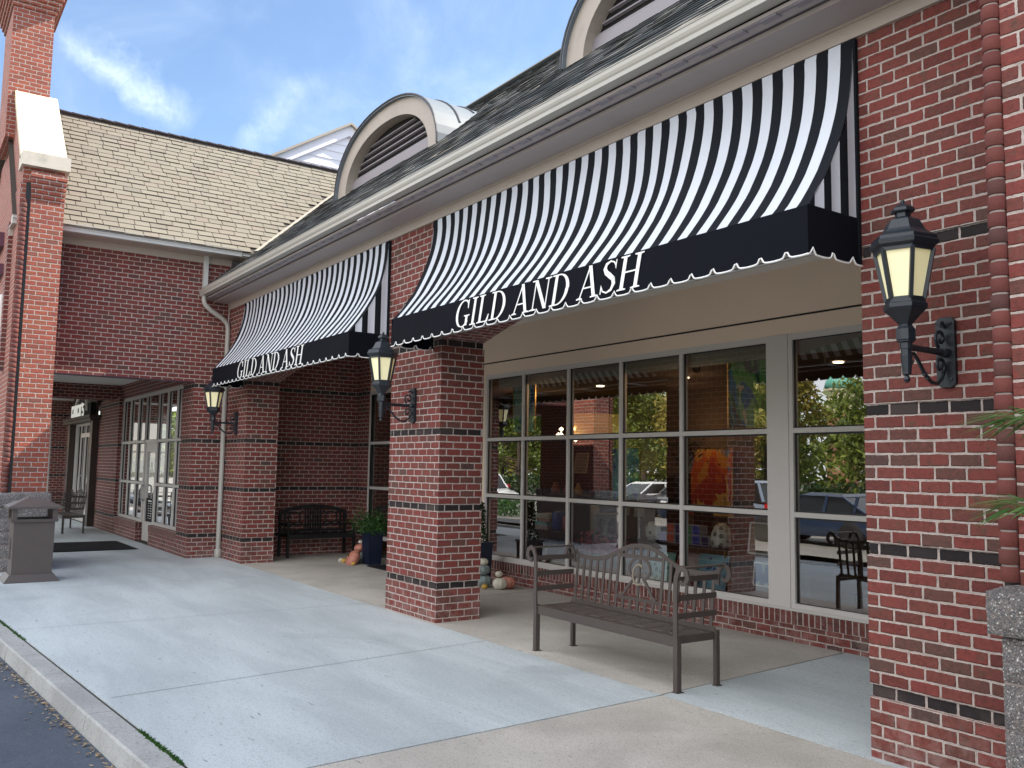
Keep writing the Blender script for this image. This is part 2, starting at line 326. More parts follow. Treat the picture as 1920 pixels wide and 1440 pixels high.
# ------------------------------------------------------------------ mesh builder
class MB:
    def __init__(s): s.v = []; s.f = []; s.uv = []; s.mi = []
    def quad(s, pts, uvs=None, m=0):
        i = len(s.v); pts = [tuple(p) for p in pts]; s.v += pts; s.f.append(tuple(range(i, i + len(pts))))
        if uvs is None:
            a, b, c = Vector(pts[0]), Vector(pts[1]), Vector(pts[2]); n = (b - a).cross(c - a)
            ax = max(range(3), key=lambda k: abs(n[k]))
            uvs = [(p[1], p[2]) if ax == 0 else ((p[0], p[2]) if ax == 1 else (p[0], p[1])) for p in pts]
        s.uv.append([tuple(q) for q in uvs]); s.mi.append(m)
    def box(s, x0, x1, y0, y1, z0, z1, m=0, skip=''):
        if x0 > x1: x0, x1 = x1, x0
        if y0 > y1: y0, y1 = y1, y0
        if z0 > z1: z0, z1 = z1, z0
        F = {'-y': [(x0, y0, z0), (x1, y0, z0), (x1, y0, z1), (x0, y0, z1)], '+y': [(x1, y1, z0), (x0, y1, z0), (x0, y1, z1), (x1, y1, z1)],
             '-x': [(x0, y1, z0), (x0, y0, z0), (x0, y0, z1), (x0, y1, z1)], '+x': [(x1, y0, z0), (x1, y1, z0), (x1, y1, z1), (x1, y0, z1)],
             '-z': [(x0, y1, z0), (x1, y1, z0), (x1, y0, z0), (x0, y0, z0)], '+z': [(x0, y0, z1), (x1, y0, z1), (x1, y1, z1), (x0, y1, z1)]}
        for k, q in F.items():
            if k not in skip: s.quad(q, None, m)
    def bar(s, a, b, w, h, up=(0, 0, 1), m=0):
        a, b = Vector(a), Vector(b); d = (b - a).normalized(); up = Vector(up)
        if abs(d.dot(up)) > .98: up = Vector((0, 1, 0))
        x = d.cross(up).normalized(); y = x.cross(d).normalized()
        P = [[p + x * sx * w / 2 + y * sy * h / 2 for sx, sy in ((-1, -1), (1, -1), (1, 1), (-1, 1))] for p in (a, b)]
        for i in range(4):
            j = (i + 1) % 4; s.quad([P[0][i], P[0][j], P[1][j], P[1][i]], None, m)
        s.quad(P[0][::-1], None, m); s.quad(P[1], None, m)
    def tube(s, pts, r, n=8, m=0, cap=True):
        pts = [Vector(p) for p in pts]; rs = r if isinstance(r, (list, tuple)) else [r] * len(pts); rings = []; prev = None
        for i, p in enumerate(pts):
            t = (pts[min(i + 1, len(pts) - 1)] - pts[max(i - 1, 0)]).normalized()
            if prev is None:
                ref = Vector((0, 0, 1)) if abs(t.z) < .9 else Vector((1, 0, 0)); x = t.cross(ref).normalized()
            else: x = (prev - t * prev.dot(t)).normalized()
            y = t.cross(x); prev = x
            rings.append([p + (x * math.cos(2 * PI * k / n) + y * math.sin(2 * PI * k / n)) * rs[i] for k in range(n)])
        base = len(s.v)
        for rg in rings: s.v += [tuple(q) for q in rg]
        for i in range(len(rings) - 1):
            for k in range(n):
                k2 = (k + 1) % n; q = (base + i * n + k, base + i * n + k2, base + (i + 1) * n + k2, base + (i + 1) * n + k)
                s.f.append(q); s.uv.append([(k / n, i), ((k + 1) / n, i), ((k + 1) / n, i + 1), (k / n, i + 1)]); s.mi.append(m)
        if cap:
            for st in (0, len(rings) - 1):
                q = tuple(base + st * n + k for k in range(n)); q = q[::-1] if st == 0 else q
                s.f.append(q); s.uv.append([(0, 0)] * n); s.mi.append(m)
    def lathe(s, prof, c=(0, 0, 0), n=24, m=0, rot=0.0, sx=1, sy=1, fn=None):
        base = len(s.v)
        for r, z in prof:
            for k in range(n):
                a = 2 * PI * k / n + rot; rr = r * (fn(a) if fn else 1)
                s.v.append((c[0] + rr * math.cos(a) * sx, c[1] + rr * math.sin(a) * sy, c[2] + z))
        for i in range(len(prof) - 1):
            for k in range(n):
                k2 = (k + 1) % n; s.f.append((base + i * n + k, base + i * n + k2, base + (i + 1) * n + k2, base + (i + 1) * n + k))
                s.uv.append([(k / n, prof[i][1]), ((k + 1) / n, prof[i][1]), ((k + 1) / n, prof[i + 1][1]), (k / n, prof[i + 1][1])]); s.mi.append(m)
        for st in (0, len(prof) - 1):
            if prof[st][0] > 1e-4:
                q = tuple(base + st * n + k for k in range(n)); q = q[::-1] if st == 0 else q
                s.f.append(q); s.uv.append([(0, 0)] * n); s.mi.append(m)
    def prism(s, poly, f0, f1, m=0):
        """poly 2d points; f0,f1 map (a,b) -> 3d for the two faces"""
        A = [f0(*p) for p in poly]; B = [f1(*p) for p in poly]; n = len(poly)
        s.quad(A, [p for p in poly], m); s.quad(B[::-1], [p for p in poly][::-1], m)
        for i in range(n):
            j = (i + 1) % n; s.quad([A[j], A[i], B[i], B[j]], None, m)
    def leaves(s, fn, n, size, m=0, flat=.0):
        for _ in range(n):
            p = Vector(fn()); a = random.uniform(0, 2 * PI); t = random.uniform(-1, 1)
            d = Vector((math.cos(a) * math.sqrt(1 - t * t), math.sin(a) * math.sqrt(1 - t * t), t)); e = d.orthogonal().normalized()
            e.rotate(Matrix.Rotation(random.uniform(0, 6.28), 3, d)); sz = size * random.uniform(.6, 1.3)
            k = e.cross(d).normalized() * sz * .42; u = random.random(); q = e * sz
            s.quad([p - q * .5, p + k * .5, p + q * .5, p - k * .5], [(u, 0)] * 4, m)
    def build(s, name, mats, parent=None, smooth=False, rot=None):
        me = bpy.data.meshes.new(name); off = Vector(parent.location) if parent else Vector((0, 0, 0))
        if parent and parent.parent: off = off + Vector(parent.parent.location)
        me.from_pydata([(x - off.x, y - off.y, z - off.z) for x, y, z in s.v], [], s.f)
        ul = me.uv_layers.new(name='UVMap'); k = 0
        for pf in s.uv:
            for q in pf: ul.data[k].uv = q; k += 1
        if not isinstance(mats, (list, tuple)): mats = [mats]
        for x in mats: me.materials.append(M[x] if isinstance(x, str) else x)
        for p, mi in zip(me.polygons, s.mi): p.material_index = mi; p.use_smooth = smooth
        me.validate(); o = bpy.data.objects.new(name, me); col.objects.link(o)
        if parent: o.parent = parent
        return o
def auto_smooth(o, ang=35):
    me = o.data
    for p in me.polygons: p.use_smooth = True
    try: me.set_sharp_from_angle(angle=R(ang))
    except Exception: pass
def weld(o, d=1e-5):
    import bmesh
    b = bmesh.new(); b.from_mesh(o.data); bmesh.ops.remove_doubles(b, verts=b.verts, dist=d); b.to_mesh(o.data); b.free()
def thing(name, label, cat, loc=(0, 0, 0), group=None):
    o = bpy.data.objects.new(name, None); col.objects.link(o); o.location = loc; o['label'] = label; o['category'] = cat
    o.empty_display_size = .2
    if group: o['group'] = group
    return o
def tag(o, label, cat, group=None):
    o['label'] = label; o['category'] = cat
    if group: o['group'] = group
    return o
def struct(o): o['kind'] = 'structure'; return o
def copy_tree(o, parent=None):
    c = o.copy(); col.objects.link(c); c.parent = parent
    for ch in [x for x in bpy.data.objects if x.parent == o]: copy_tree(ch, c)
    return c

# ================================================================== GROUND (setting)
def sheet(name, poly, z, mat, thick=.14):
    mb = MB(); mb.prism(poly, lambda a, b: (a, b, z), lambda a, b: (a, b, z - thick)); return struct(mb.build(name, mat))
mb = MB(); mb.quad([(-140, -160, -.15), (120, -160, -.15), (120, 60, -.15), (-140, 60, -.15)]); lot = struct(mb.build('parking_lot', 'lot'))
# kerb line follows the photo: inner edge (-14,-4.95)...(9,-3.6)
def ky(x): return -4.05 + .0735 * x + .0        # inner joint of kerb
sheet('road', [(-60, -6.0), (30, -6.0), (30, ky(30) - .1), (-60, ky(-60) - .1)], -.146, 'asphalt', .004)
J = .008
sheet('sidewalk', [(-22, -3.9), (-8.9, ky(-8.9) + .01), (3.82 + .16, ky(3.98) + .01), (3.82, -.06), (-.02, -.06), (-7.3, 0.0), (-8.55, 0.0), (-8.55, -.62), (-22, -.62)][::-1], 0, 'slab_blue')
sheet('sidewalk', [(3.84, -.07), (4.0, ky(4.0) + .01), (14, ky(14) + .01), (14, -.07)], 0, 'slab_tan')
sheet('sidewalk', [(-8.55, 0.008), (-7.3, .008), (-.02, -.05), (3.81, -.05), (3.56, 2.8), (-8.55, 2.8)], 0, 'slab_tan')
sheet('sidewalk', [(3.83, -.055), (14, -.055), (14, 2.8), (3.58, 2.8)], 0, 'slab_blue')
sheet('sidewalk', [(-27, -3.9), (-22.01, -3.9), (-22.01, -.5), (-27, -.5)], 0, 'slab_wing')
mb = MB()   # bed the slabs sit in (dark joint fill shows through the gaps)
mb.prism([(-27, ky(-27)), (14, ky(14)), (14, 2.9), (-27, 2.9)], lambda a, b: (a, b, -.012), lambda a, b: (a, b, -.149)); struct(mb.build('joint_bed', 'joint'))
mb = MB()
xs = [-40 + i * 1.5 for i in range(50)]
for i in range(len(xs) - 1):
    a, b = xs[i] + .004, xs[i + 1] - .004
    pr = [(-.015, -.15), (-.015, -.004), (-.18, -.004), (-.195, -.018), (-.215, -.15)]
    A = [(a, ky(a) + y, z) for y, z in pr]; B = [(b, ky(b) + y, z) for y, z in pr]
    for k in range(len(pr) - 1): mb.quad([A[k], A[k + 1], B[k + 1], B[k]])
    mb.quad(A); mb.quad(B[::-1])
struct(mb.build('kerb', 'kerb'))
# tooled control joints cut across the walk
def joint_strip(pts, wd=.008):
    mb = MB()
    for a, b in zip(pts, pts[1:]):
        a, b = Vector((*a, 0)), Vector((*b, 0)); n = (b - a).normalized().cross(Vector((0, 0, 1))) * wd / 2
        z = Vector((0, 0, .004)); mb.quad([a - n + z, b - n + z, b + n + z, a + n + z])
    return struct(mb.build('control_joint', 'joint'))
joint_strip([(1.63, -3.86), (1.2, -.1)], .006); joint_strip([(-1.9, -4.15), (-1.75, -.07)], .006); joint_strip([(-5.3, -4.4), (-5.2, -.04)], .006)
joint_strip([(-1.47, .0), (-1.62, 2.78)], .012); joint_strip([(6.4, -3.5), (6.45, -.1)], .006); joint_strip([(-8.7, -.7), (-8.9, -4.6)], .006)
# dry leaves and twigs in the gutter, moss in the kerb joint
mb = MB()
for i in range(420):
    x = random.uniform(-2.5, 4.0); y = ky(x) - .24 - abs(random.gauss(0, .05)) * random.choice((.4, 1, 1.6)); a = random.uniform(0, 6.28); s_ = random.uniform(.010, .028)
    c, s2 = math.cos(a) * s_, math.sin(a) * s_; z = -.142 + random.uniform(.001, .015); u = random.random()
    mb.quad([(x - c, y - s2, z), (x + s2 * .5, y - c * .5, z + .004), (x + c, y + s2, z + random.uniform(0, .012)), (x - s2 * .5, y + c * .5, z)], [(u, 0)] * 4)
o = mb.build('leaf_litter', [leaf('leaf_litter', (.16, .10, .05), (.40, .30, .18), .1)]); o['kind'] = 'stuff'
mb = MB()
for i in range(500):
    x = random.choice((random.uniform(2.6, 3.5), random.uniform(-2.7, -1.2))); y = ky(x) - .006 + random.gauss(0, .006); h = random.uniform(.003, .014); a = random.uniform(0, 6.28)
    dx, dy = math.cos(a) * .012, math.sin(a) * .012; u = random.random()
    mb.quad([(x - dx, y - dy, -.004), (x + dx, y + dy, -.004), (x + dx * 1.5, y + dy * 1.5, h)], [(u, 0)] * 3)
o = mb.build('moss', 'leaf_fern'); o['kind'] = 'stuff'

# ================================================================== MAIN STORE
main = thing('brick_store', 'long red brick shop building with arcade piers, taupe gutter and arched roof dormers', 'building', (0, 0, 0))
BANDS = [4, 15, 26, 39]
def pier(mb, x0, x1, y0, y1, z0, z1, inset=.013, rows=BANDS):
    cuts = []; z = z0
    for r in rows:
        a, b = (r + .6) * CR, (r + 1.6) * CR
        if a >= z1 or b <= z0: continue
        if a > z: mb.box(x0, x1, y0, y1, z, a, skip=('-z' if z == z0 else ''))
        mb.box(x0 + inset, x1 - inset, y0 + inset, y1 - inset, a, b, skip='-z+z'); z = b
    if z < z1: mb.box(x0, x1, y0, y1, z, z1)
ZA = 40.6 * CR       # arch springing 3.394
ZT = 5.10            # wall top behind frieze
for (a, b, nm) in ((-8.52, -7.17, 'left'), (-1.3, 0, 'mid'), (5.7, 7.35, 'right')):
    mb = MB(); pier(mb, a, b, 0, .62, -.01, ZA); mb.build('pier', 'brick', main)
def arch_wall(x0, x1, h):
    mb = MB(); N = 24; P = []
    for i in range(N + 1):
        x = x0 + (x1 - x0) * i / N; t = (2 * i / N - 1); P.append((x, ZA + h * (1 - t * t)))
    L = 0
    for (a, za), (b, zb) in zip(P, P[1:]):
        d = math.hypot(b - a, zb - za)
        mb.quad([(a, 0, za), (b, 0, zb), (b, 0, ZT), (a, 0, ZT)]); mb.quad([(b, .62, zb), (a, .62, za), (a, .62, ZT), (b, .62, ZT)])
        mb.quad([(a, .62, za), (b, .62, zb), (b, 0, zb), (a, 0, za)], [(.62, L), (.62, L + d), (0, L + d), (0, L)]); L += d
    return mb.build('arch', 'brick_plain', main)
arch_wall(-7.17, -1.3, .33); arch_wall(0, 5.7, .40)
for a, b in ((-8.52, -7.17), (-1.3, 0), (5.7, 7.35)):
    mb = MB(); mb.box(a, b, 0, .62, ZA + .0005, ZT, skip='-z'); mb.build('upper_wall', 'brick_plain', main)
# arcade back: recess side wall, return, low wall, bulkhead, ceiling
mb = MB(); mb.box(-8.6, -8.3, .62, 2.9, -.01, 4.3); mb.build('side_wall', 'brick', main)
mb = MB(); mb.box(-8.3, -7.74, 2.75, 3.0, -.01, 4.3); mb.build('return_wall', 'brick', main)
def low_wall(parent, x0, x1, yf, zt, zr, rm, depth=.25):
    mb = MB(); mb.box(x0, x1, yf + .012, yf + depth, -.01, zr); mb.build('low_wall', 'brick', parent)
    mb = MB(); mb.box(x0, x1, yf, yf + depth, zr + .002, zt); mb.build('rowlock_sill', rm, parent)
low_wall(main, -3.35, 5.75, 2.78, .335, .185, 'rowlock'); low_wall(main, 5.75, 9, 2.78, .335, .185, 'rowlock')
mb = MB(); mb.box(-8.3, 12, 2.80, 2.90, 3.39, 3.575); mb.box(-8.3, 12, 2.80, 2.90, 3.60, 4.3)
mb.box(-3.36, -3.30, 2.80, 2.86, .3, 3.39); mb.build('bulkhead', 'stucco', main)
mb = MB(); mb.box(-8.3, 12, 2.815, 2.9, 3.575, 3.60); mb.build('bulkhead_reveal', 'gasket', main)
mb = MB(); mb.quad([(-8.3, .6, 4.15), (12, .6, 4.15), (12, 2.82, 4.15), (-8.3, 2.82, 4.15)][::-1]); mb.build('arcade_ceiling', 'ceiling', main)

def window_grid(parent, xs, zs, y, name='window', fw=.055, depth=.10, skip=(), glass_y=None, edge=.06):
    """storefront: mullions at xs, rails at zs; each pane a sub-part"""
    win = bpy.data.objects.new(name, None); col.objects.link(win); win.parent = parent; win.location = (0, 0, 0)
    f = MB(); gk = MB(); gl = MB()
    for i, x in enumerate(xs):
        wd = edge if i in (0, len(xs) - 1) else fw
        f.box(x - wd / 2, x + wd / 2, y, y + depth, zs[0] - .0375, zs[-1] + .0375)
    for j, z in enumerate(zs):
        for a, b in zip(xs, xs[1:]):
            hh = .075 if j in (0, len(zs) - 1) else .055
            f.box(a + fw / 2, b - fw / 2, y + .002, y + depth - .002, z - hh / 2, z + hh / 2)
    for i, (a, b) in enumerate(zip(xs, xs[1:])):
        for j, (c, d) in enumerate(zip(zs, zs[1:])):
            if (i, j) in skip: continue
            X0, X1, Z0, Z1 = a + fw / 2, b - fw / 2, c + .03, d - .03
            for q in ((X0, X0 + .014, Z0, Z1), (X1 - .014, X1, Z0, Z1), (X0 + .014, X1 - .014, Z0, Z0 + .014), (X0 + .014, X1 - .014, Z1 - .018, Z1)):
                gk.box(q[0], q[1], y + .03, y + .05, q[2], q[3])
            yy = y + .045
            gl.quad([(X0, yy, Z0), (X1, yy, Z0), (X1, yy, Z1), (X0, yy, Z1)])
    f.build('window_frame', 'frame', win); gk.build('gasket', 'gasket', win)
    p = gl.build('glass_pane', 'glass', win)
    return win
zs = [.375, 1.375, 2.30, 3.355]
window_grid(main, [-3.27, -2.21, -1.06, .10, 1.25, 2.63], zs, 2.80)
window_grid(main, [2.93, 3.95, 5.0, 5.72, 6.9], zs, 2.80)
window_grid(main, [-7.71, -6.75, -5.75], zs, 2.80)
window_grid(main, [-4.45, -3.40], zs, 2.80)
mb = MB(); mb.box(2.655, 2.905, 2.79, 2.9, .30, 3.39)
mb.build('mullion_post', 'frame', main)
for q in ((-7.74, -7.68, 2.79, 2.9, -.01, 3.39), (-5.72, -5.55, 2.79, 2.9, 0, 3.39), (-4.6, -4.47, 2.79, 2.9, 0, 3.39)): mb = MB(); mb.box(*q); mb.build('mullion_post', 'frame', main)
mb = MB(); mb.box(-3.3, 6.9, 2.765, 2.80, .336, .36); mb.build('sill_flashing', 'frame', main)
# entrance door
d = bpy.data.objects.new('door', None); col.objects.link(d); d.parent = main
mb = MB(); mb.box(-5.54, -5.42, 2.82, 2.87, .02, 2.25); mb.box(-4.73, -4.61, 2.82, 2.87, .02, 2.25); mb.box(-5.42, -4.73, 2.822, 2.868, .02, .28); mb.box(-5.42, -4.73, 2.822, 2.868, 2.13, 2.25); mb.build('door_frame', 'frame', d)
mb = MB(); mb.quad([(-5.42, 2.845, .28), (-4.73, 2.845, .28), (-4.73, 2.845, 2.13), (-5.42, 2.845, 2.13)]); mb.build('glass_pane', 'glass', d)
mb = MB(); mb.box(-5.54, -4.61, 2.80, 2.9, 2.26, 2.34); mb.quad([(-5.54, 2.845, 2.34), (-4.61, 2.845, 2.34), (-4.61, 2.845, 3.39), (-5.54, 2.845, 3.39)], m=1); mb.build('transom', ['frame', 'glass'], d)
mb = MB(); mb.tube([(-4.80, 2.76, 1.0), (-4.80, 2.74, 1.02), (-4.80, 2.74, 1.38), (-4.80, 2.76, 1.4)], .014); mb.build('handle', 'steel', d)

# eaves: frieze, crown, soffit, vent strip, gutter
EX0, EX1 = -8.5, 12.5
mb = MB(); mb.box(EX0, EX1, -.030, 0, 4.895, 5.0); mb.box(EX0, EX1, -.045, 0, 5.0, 5.022)
mb.box(EX0 - .0, EX0 + .02, -.028, 0, 4.89, 5.0); mb.build('frieze', 'trim', main)
mb = MB(); mb.box(EX0, EX1, -.33, 0, 5.023, 5.06); mb.build('soffit', 'soffit', main)
mb = MB(); mb.box(EX0, EX1, -.50, -.36, 5.063, 5.09); mb.build('fascia_board', 'soffit', main)
mb = MB(); mb.box(EX0, EX1, -.365, -.30, 5.075, 5.10)
mb.box(EX0, EX1, -.47, -.44, 5.0615, 5.064)
mb.build('soffit_gap', 'dormer_dark', main)
mb = MB()
for i in range(56):
    x = EX0 + .25 + i * .3; mb.box(x, x + .15, -.488, -.425, 5.052, 5.066)
mb.build('vent_strip', 'dormer_dark', main)['kind'] = 'stuff'
def gutter(mb, a, b, y0, z0, s=1.0, axis='x', h=.125, d=.13):
    """K-style profile; y0 front, opening up"""
    pr = [(d, 0), (.018, 0), (.018, h * .30), (.008, h * .42), (.0, h * .62), (0, h * .93), (-.006, h * .93), (-.006, h), (.010, h), (.010, h * .5), (.03, .008), (d - .004, .008), (d - .004, h), (d, h)]
    f = (lambda t, p: (t, y0 + p[0], z0 + p[1])) if axis == 'x' else (lambda t, p: (y0 - p[0], t, z0 + p[1]))
    A = [f(a, p) for p in pr]; B = [f(b, p) for p in pr]
    for i in range(len(pr) - 1):
        q = [A[i], B[i], B[i + 1], A[i + 1]]; mb.quad(q)
    cap = [(d, 0), (.018, 0), (.018, h * .30), (.008, h * .42), (.0, h * .62), (0, h * .93), (-.006, h), (d, h)]
    mb.quad([f(a, p) for p in cap]); mb.quad([f(b, p) for p in cap][::-1])
mb = MB(); gutter(mb, EX0 + .04, EX1, -.63, 5.105); mb.build('gutter', 'gutter', main)
# downspout in the corner, elbows from gutter outlet back to the wall
o = MB(); o.tube([(-8.33, -.56, 5.12), (-8.33, -.56, 5.0), (-8.33, -.53, 4.93), (-8.34, -.40, 4.82), (-8.36, -.18, 4.70), (-8.365, -.075, 4.60), (-8.37, -.055, 4.5), (-8.37, -.055, .14)], .048, 12)
o.lathe([(.062, 0), (.072, .02), (.072, .15), (.060, .17), (.05, .175)], (-8.37, -.055, .0), 16)
o = o.build('downspout', 'gutter', main); auto_smooth(o, 50)

# roofs: every shingle modelled
MZ0, MS = 5.755, .87                     # main plane z = MZ0 + MS*Y
def mz(y): return MZ0 + MS * y
WX, WZ = -8.02, 6.03                     # wing eave edge; z = WZ - (X-WX)
def wz(x): return WZ - 1.0 * (x - WX)
def shingles(name, org, du, dv, W, rows, ch, tw, keep, mats, parent, lift=.016, seed=1, gap=.003):
    rnd = random.Random(seed); org, du, dv = Vector(org), Vector(du).normalized(), Vector(dv).normalized(); n = du.cross(dv).normalized()
    if n.z < 0: n = -n
    mb = MB()
    for r in range(rows):
        x = -rnd.uniform(0, tw)
        while x < W:
            w_ = tw * rnd.uniform(.88, 1.12); c = org + du * (x + w_ / 2) + dv * (r * ch)
            if keep(c):
                h1 = lift * rnd.uniform(.7, 1.5); g_ = gap; drop = rnd.uniform(0, .006)
                a = org + du * (x + g_) + dv * (r * ch - drop) + n * h1; b = org + du * (x + w_ - g_) + dv * (r * ch - drop) + n * (h1 + rnd.uniform(-.002, .004))
                e = org + du * (x + w_ - g_) + dv * ((r + 1) * ch + .01) + n * .004; f = org + du * (x + g_) + dv * ((r + 1) * ch + .01) + n * .004
                u = rnd.random(); mb.quad([a, b, e, f], [(u, 0)] * 4)
                a0, b0 = a - n * (h1 + .003), b - n * (h1 + .003)
                mb.quad([a0, b0, b, a], [(u, 0)] * 4, 1)
                mb.quad([a0, a, f], [(u, 0)] * 3, 1); mb.quad([b, b0, e], [(u, 0)] * 3, 1)
            x += w_
    return mb.build(name, mats, parent)
RY = 4.35; RZ = mz(RY)
mb = MB()   # roof deck + back slope
mb.quad([(-9.2, -.5, mz(-.5) - .02), (EX1, -.5, mz(-.5) - .02), (EX1, RY, RZ - .02), (-12.5, RY, RZ - .02), (-12.5, RY - .2, mz(RY - .2) - .02)][0:2] + [(EX1, RY, RZ - .02), (-11.5, RY, RZ - .02), (-9.6, 1.6, mz(1.6) - .02)])
mb.quad([(EX1, RY, RZ - .01), (EX1, 9.5, 5.2), (-11.5, 9.5, 5.2), (-11.5, RY, RZ - .01)])
mb.box(EX0, EX1, -.5, -.47, 5.12, mz(-.5) - .03)
mb.build('roof_deck', 'shingle_edge', main)
def keep_main(c):
    if c.x < -8.62: return c.z > wz(c.x) - .02
    return c.z > wz(c.x) - .05 or c.z < WZ + .02
shingles('roof', (-12, -.53, mz(-.53)), (1, 0, 0), (0, 1, MS), 24.6, 33, .20, .28, keep_main, ['shingle_dark', simple('dark_shingle_edge', (.012, .011, .010), .9)], main, .0115)
mb = MB(); mb.tube([(-11.4, RY, RZ + .03), (EX1, RY, RZ + .03)], .06, 8); mb.build('ridge_cap', 'shingle_dark', main)
# body walls behind (closes the volume)
mb = MB(); mb.box(-8.6, 12.5, 9.3, 9.45, -.1, 5.3); mb.box(12.4, 12.5, -.0, 9.4, -.1, 5.3); mb.quad([(12.45, -.5, 5.2), (12.45, 9.5, 5.2), (12.45, RY, RZ)]); mb.build('rear_wall', 'brick_plain', main)

def dormer(cx):
    Y0 = 1.33; zb = mz(Y0) - .02; hw = 1.93; H = 1.22
    d = bpy.data.objects.new('dormer', None); col.objects.link(d); d.parent = main
    def arc(w_, h_, z_, n=28):      # superellipse arch from left foot to right foot
        P = []
        for i in range(n + 1):
            a = PI - PI * i / n; c, s_ = math.cos(a), math.sin(a)
            P.append((cx + w_ * math.copysign(abs(c) ** .92, c), z_ + h_ * abs(s_) ** .92))
        return P
    out = arc(hw, H, zb); inn = arc(hw - .34, H - .27, zb); zf = zb
    mb = MB(); yf = Y0
    for i in range(len(out) - 1):
        (x0, z0), (x1, z1) = out[i], out[i + 1]; (a0, c0), (a1, c1) = inn[i], inn[i + 1]
        mb.quad([(x0, yf, z0), (a0, yf, c0), (a1, yf, c1), (x1, yf, z1)])
        mb.quad([(a0, yf, c0), (a0, yf + .20, c0), (a1, yf + .20, c1), (a1, yf, c1)])
    o = mb.build('arch_trim', 'dormer', d)
    mb = MB()       # standing-seam barrel, dies into the roof slope
    oo = arc(hw + .035, H + .035, zb)
    for i in range(len(oo) - 1):
        (x0, z0), (x1, z1) = oo[i], oo[i + 1]
        ya, yb = max(Y0 - .06, (z0 - MZ0) / MS + .02), max(Y0 - .06, (z1 - MZ0) / MS + .02)
        mb.quad([(x0, Y0 - .06, z0), (x1, Y0 - .06, z1), (x1, yb, z1), (x0, ya, z0)])
        (a0, c0), (a1, c1) = out[i], out[i + 1]
        mb.quad([(x0, Y0 - .06, z0), (a0, Y0 - .06, c0), (a1, Y0 - .06, c1), (x1, Y0 - .06, z1)])
        mb.quad([(a0, Y0 - .06, c0), (a0, Y0, c0), (a1, Y0, c1), (a1, Y0 - .06, c1)])
    o = mb.build('barrel_roof', 'copper', d); auto_smooth(o, 40)
    mb = MB()
    for ys in (Y0 + .42, Y0 + .86, Y0 + 1.28):
        pts = [(x, ys, z + .01) for x, z in oo if (z - MZ0) / MS > ys - .02]
        if len(pts) > 2: mb.tube(pts, .016, 6)
    mb.tube([(x, Y0 - .06, z) for x, z in oo], .018, 6)
    mb.build('standing_seam', simple('seam_metal', (.05, .05, .055), .4, .3), d)
    # louvre
    mb = MB(); yl = Y0 + .15; nb = 11; zl0 = zb + .02; rz = zl0 + .30
    def halfw(z):
        t = max(0., min(1., (z - zb) / (H - .27))); return (hw - .34) * (1 - t ** (1 / .92 * 2)) ** (.46) if t < 1 else 0
    mb.box(cx - halfw(zl0) + .0, cx + halfw(zl0) - .0, yl - .02, yl, zl0 - .4, rz - .02)
    k = 0; z = rz
    while z < zb + H - .33:
        hwz = halfw(z + .03) - .02
        if hwz > .1: mb.bar((cx - hwz, yl + .02, z), (cx + hwz, yl + .02, z), .045, .022, (0, .25, .97))
        z += .118
    mb.build('louvre', 'dormer_dark', d)
    mb = MB(); mb.quad([(x, yl + .045, z) for x, z in inn]); mb.build('louvre_back', 'black', d)
    return d
dormer(-4.45); dormer(2.62); dormer(9.7)

# right pavilion: bullnose corner, groove, rock-face base
mb = MB()
mb.box(7.115, 12.5, -.9, .6, 1.30, 9.2); mb.box(7.135, 12.5, -.88, .6, -.01, 1.30)
mb.build('pavilion_wall', 'brick_plain', main)
mb = MB(); mb.box(7.02, 7.12, -.86, .6, -.01, 9.2); mb.build('corner_slot', 'gasket', main)
def solid_brick():
    m = new_mat('bullnose_clay'); g = G(m); sp = g.n('ShaderNodeSeparateXYZ'); g.l(g.uv(), sp.inputs[0])
    c = g.ramp(sp.outputs[0], [(0, (.115, .033, .028)), (.5, (.16, .042, .034)), (.85, (.13, .046, .036)), (1, (.07, .035, .032))])
    n = g.noise(g.pos(), 35, 4, .6); g.out(g.mix(g.m('MULTIPLY', n, .5), c, (.12, .04, .035)), .8, g.bump(g.noise(g.pos(), 90, 4, .7), 1, .004), spec=.3); M['bull'] = m
solid_brick()
def bullnose(parent, x, y, z0, z1, r, dirx=-1, mat='bull'):
    rnd = random.Random(3); mb = MB(); z = z0; nn = 0
    while z < z1:
        rr = r * rnd.uniform(.98, 1.05); ox, oy = rnd.uniform(-.003, .003), rnd.uniform(-.003, .003); v = rnd.random()
        prof = [(rr - .004, .001), (rr, .005), (rr, CR - .013), (rr - .004, CR - .009)]; n = 20; base = len(mb.v)
        mb.lathe(prof, (x + ox, y + oy, z), n)
        k = len(prof) - 1
        for i in range(len(mb.uv) - (k * n + 2), len(mb.uv)): mb.uv[i] = [(v, 0)] * len(mb.uv[i])
        z += CR
    o = mb.build('bullnose_brick', mat, parent); auto_smooth(o, 60)
    mb = MB(); mb.lathe([(r - .007, z0), (r - .007, z1)], (x, y, 0), 20); mb.build('bullnose_mortar', 'mortar', parent)
bullnose(main, 7.065, -.885, 1.33 - .0, 9.2, .047)
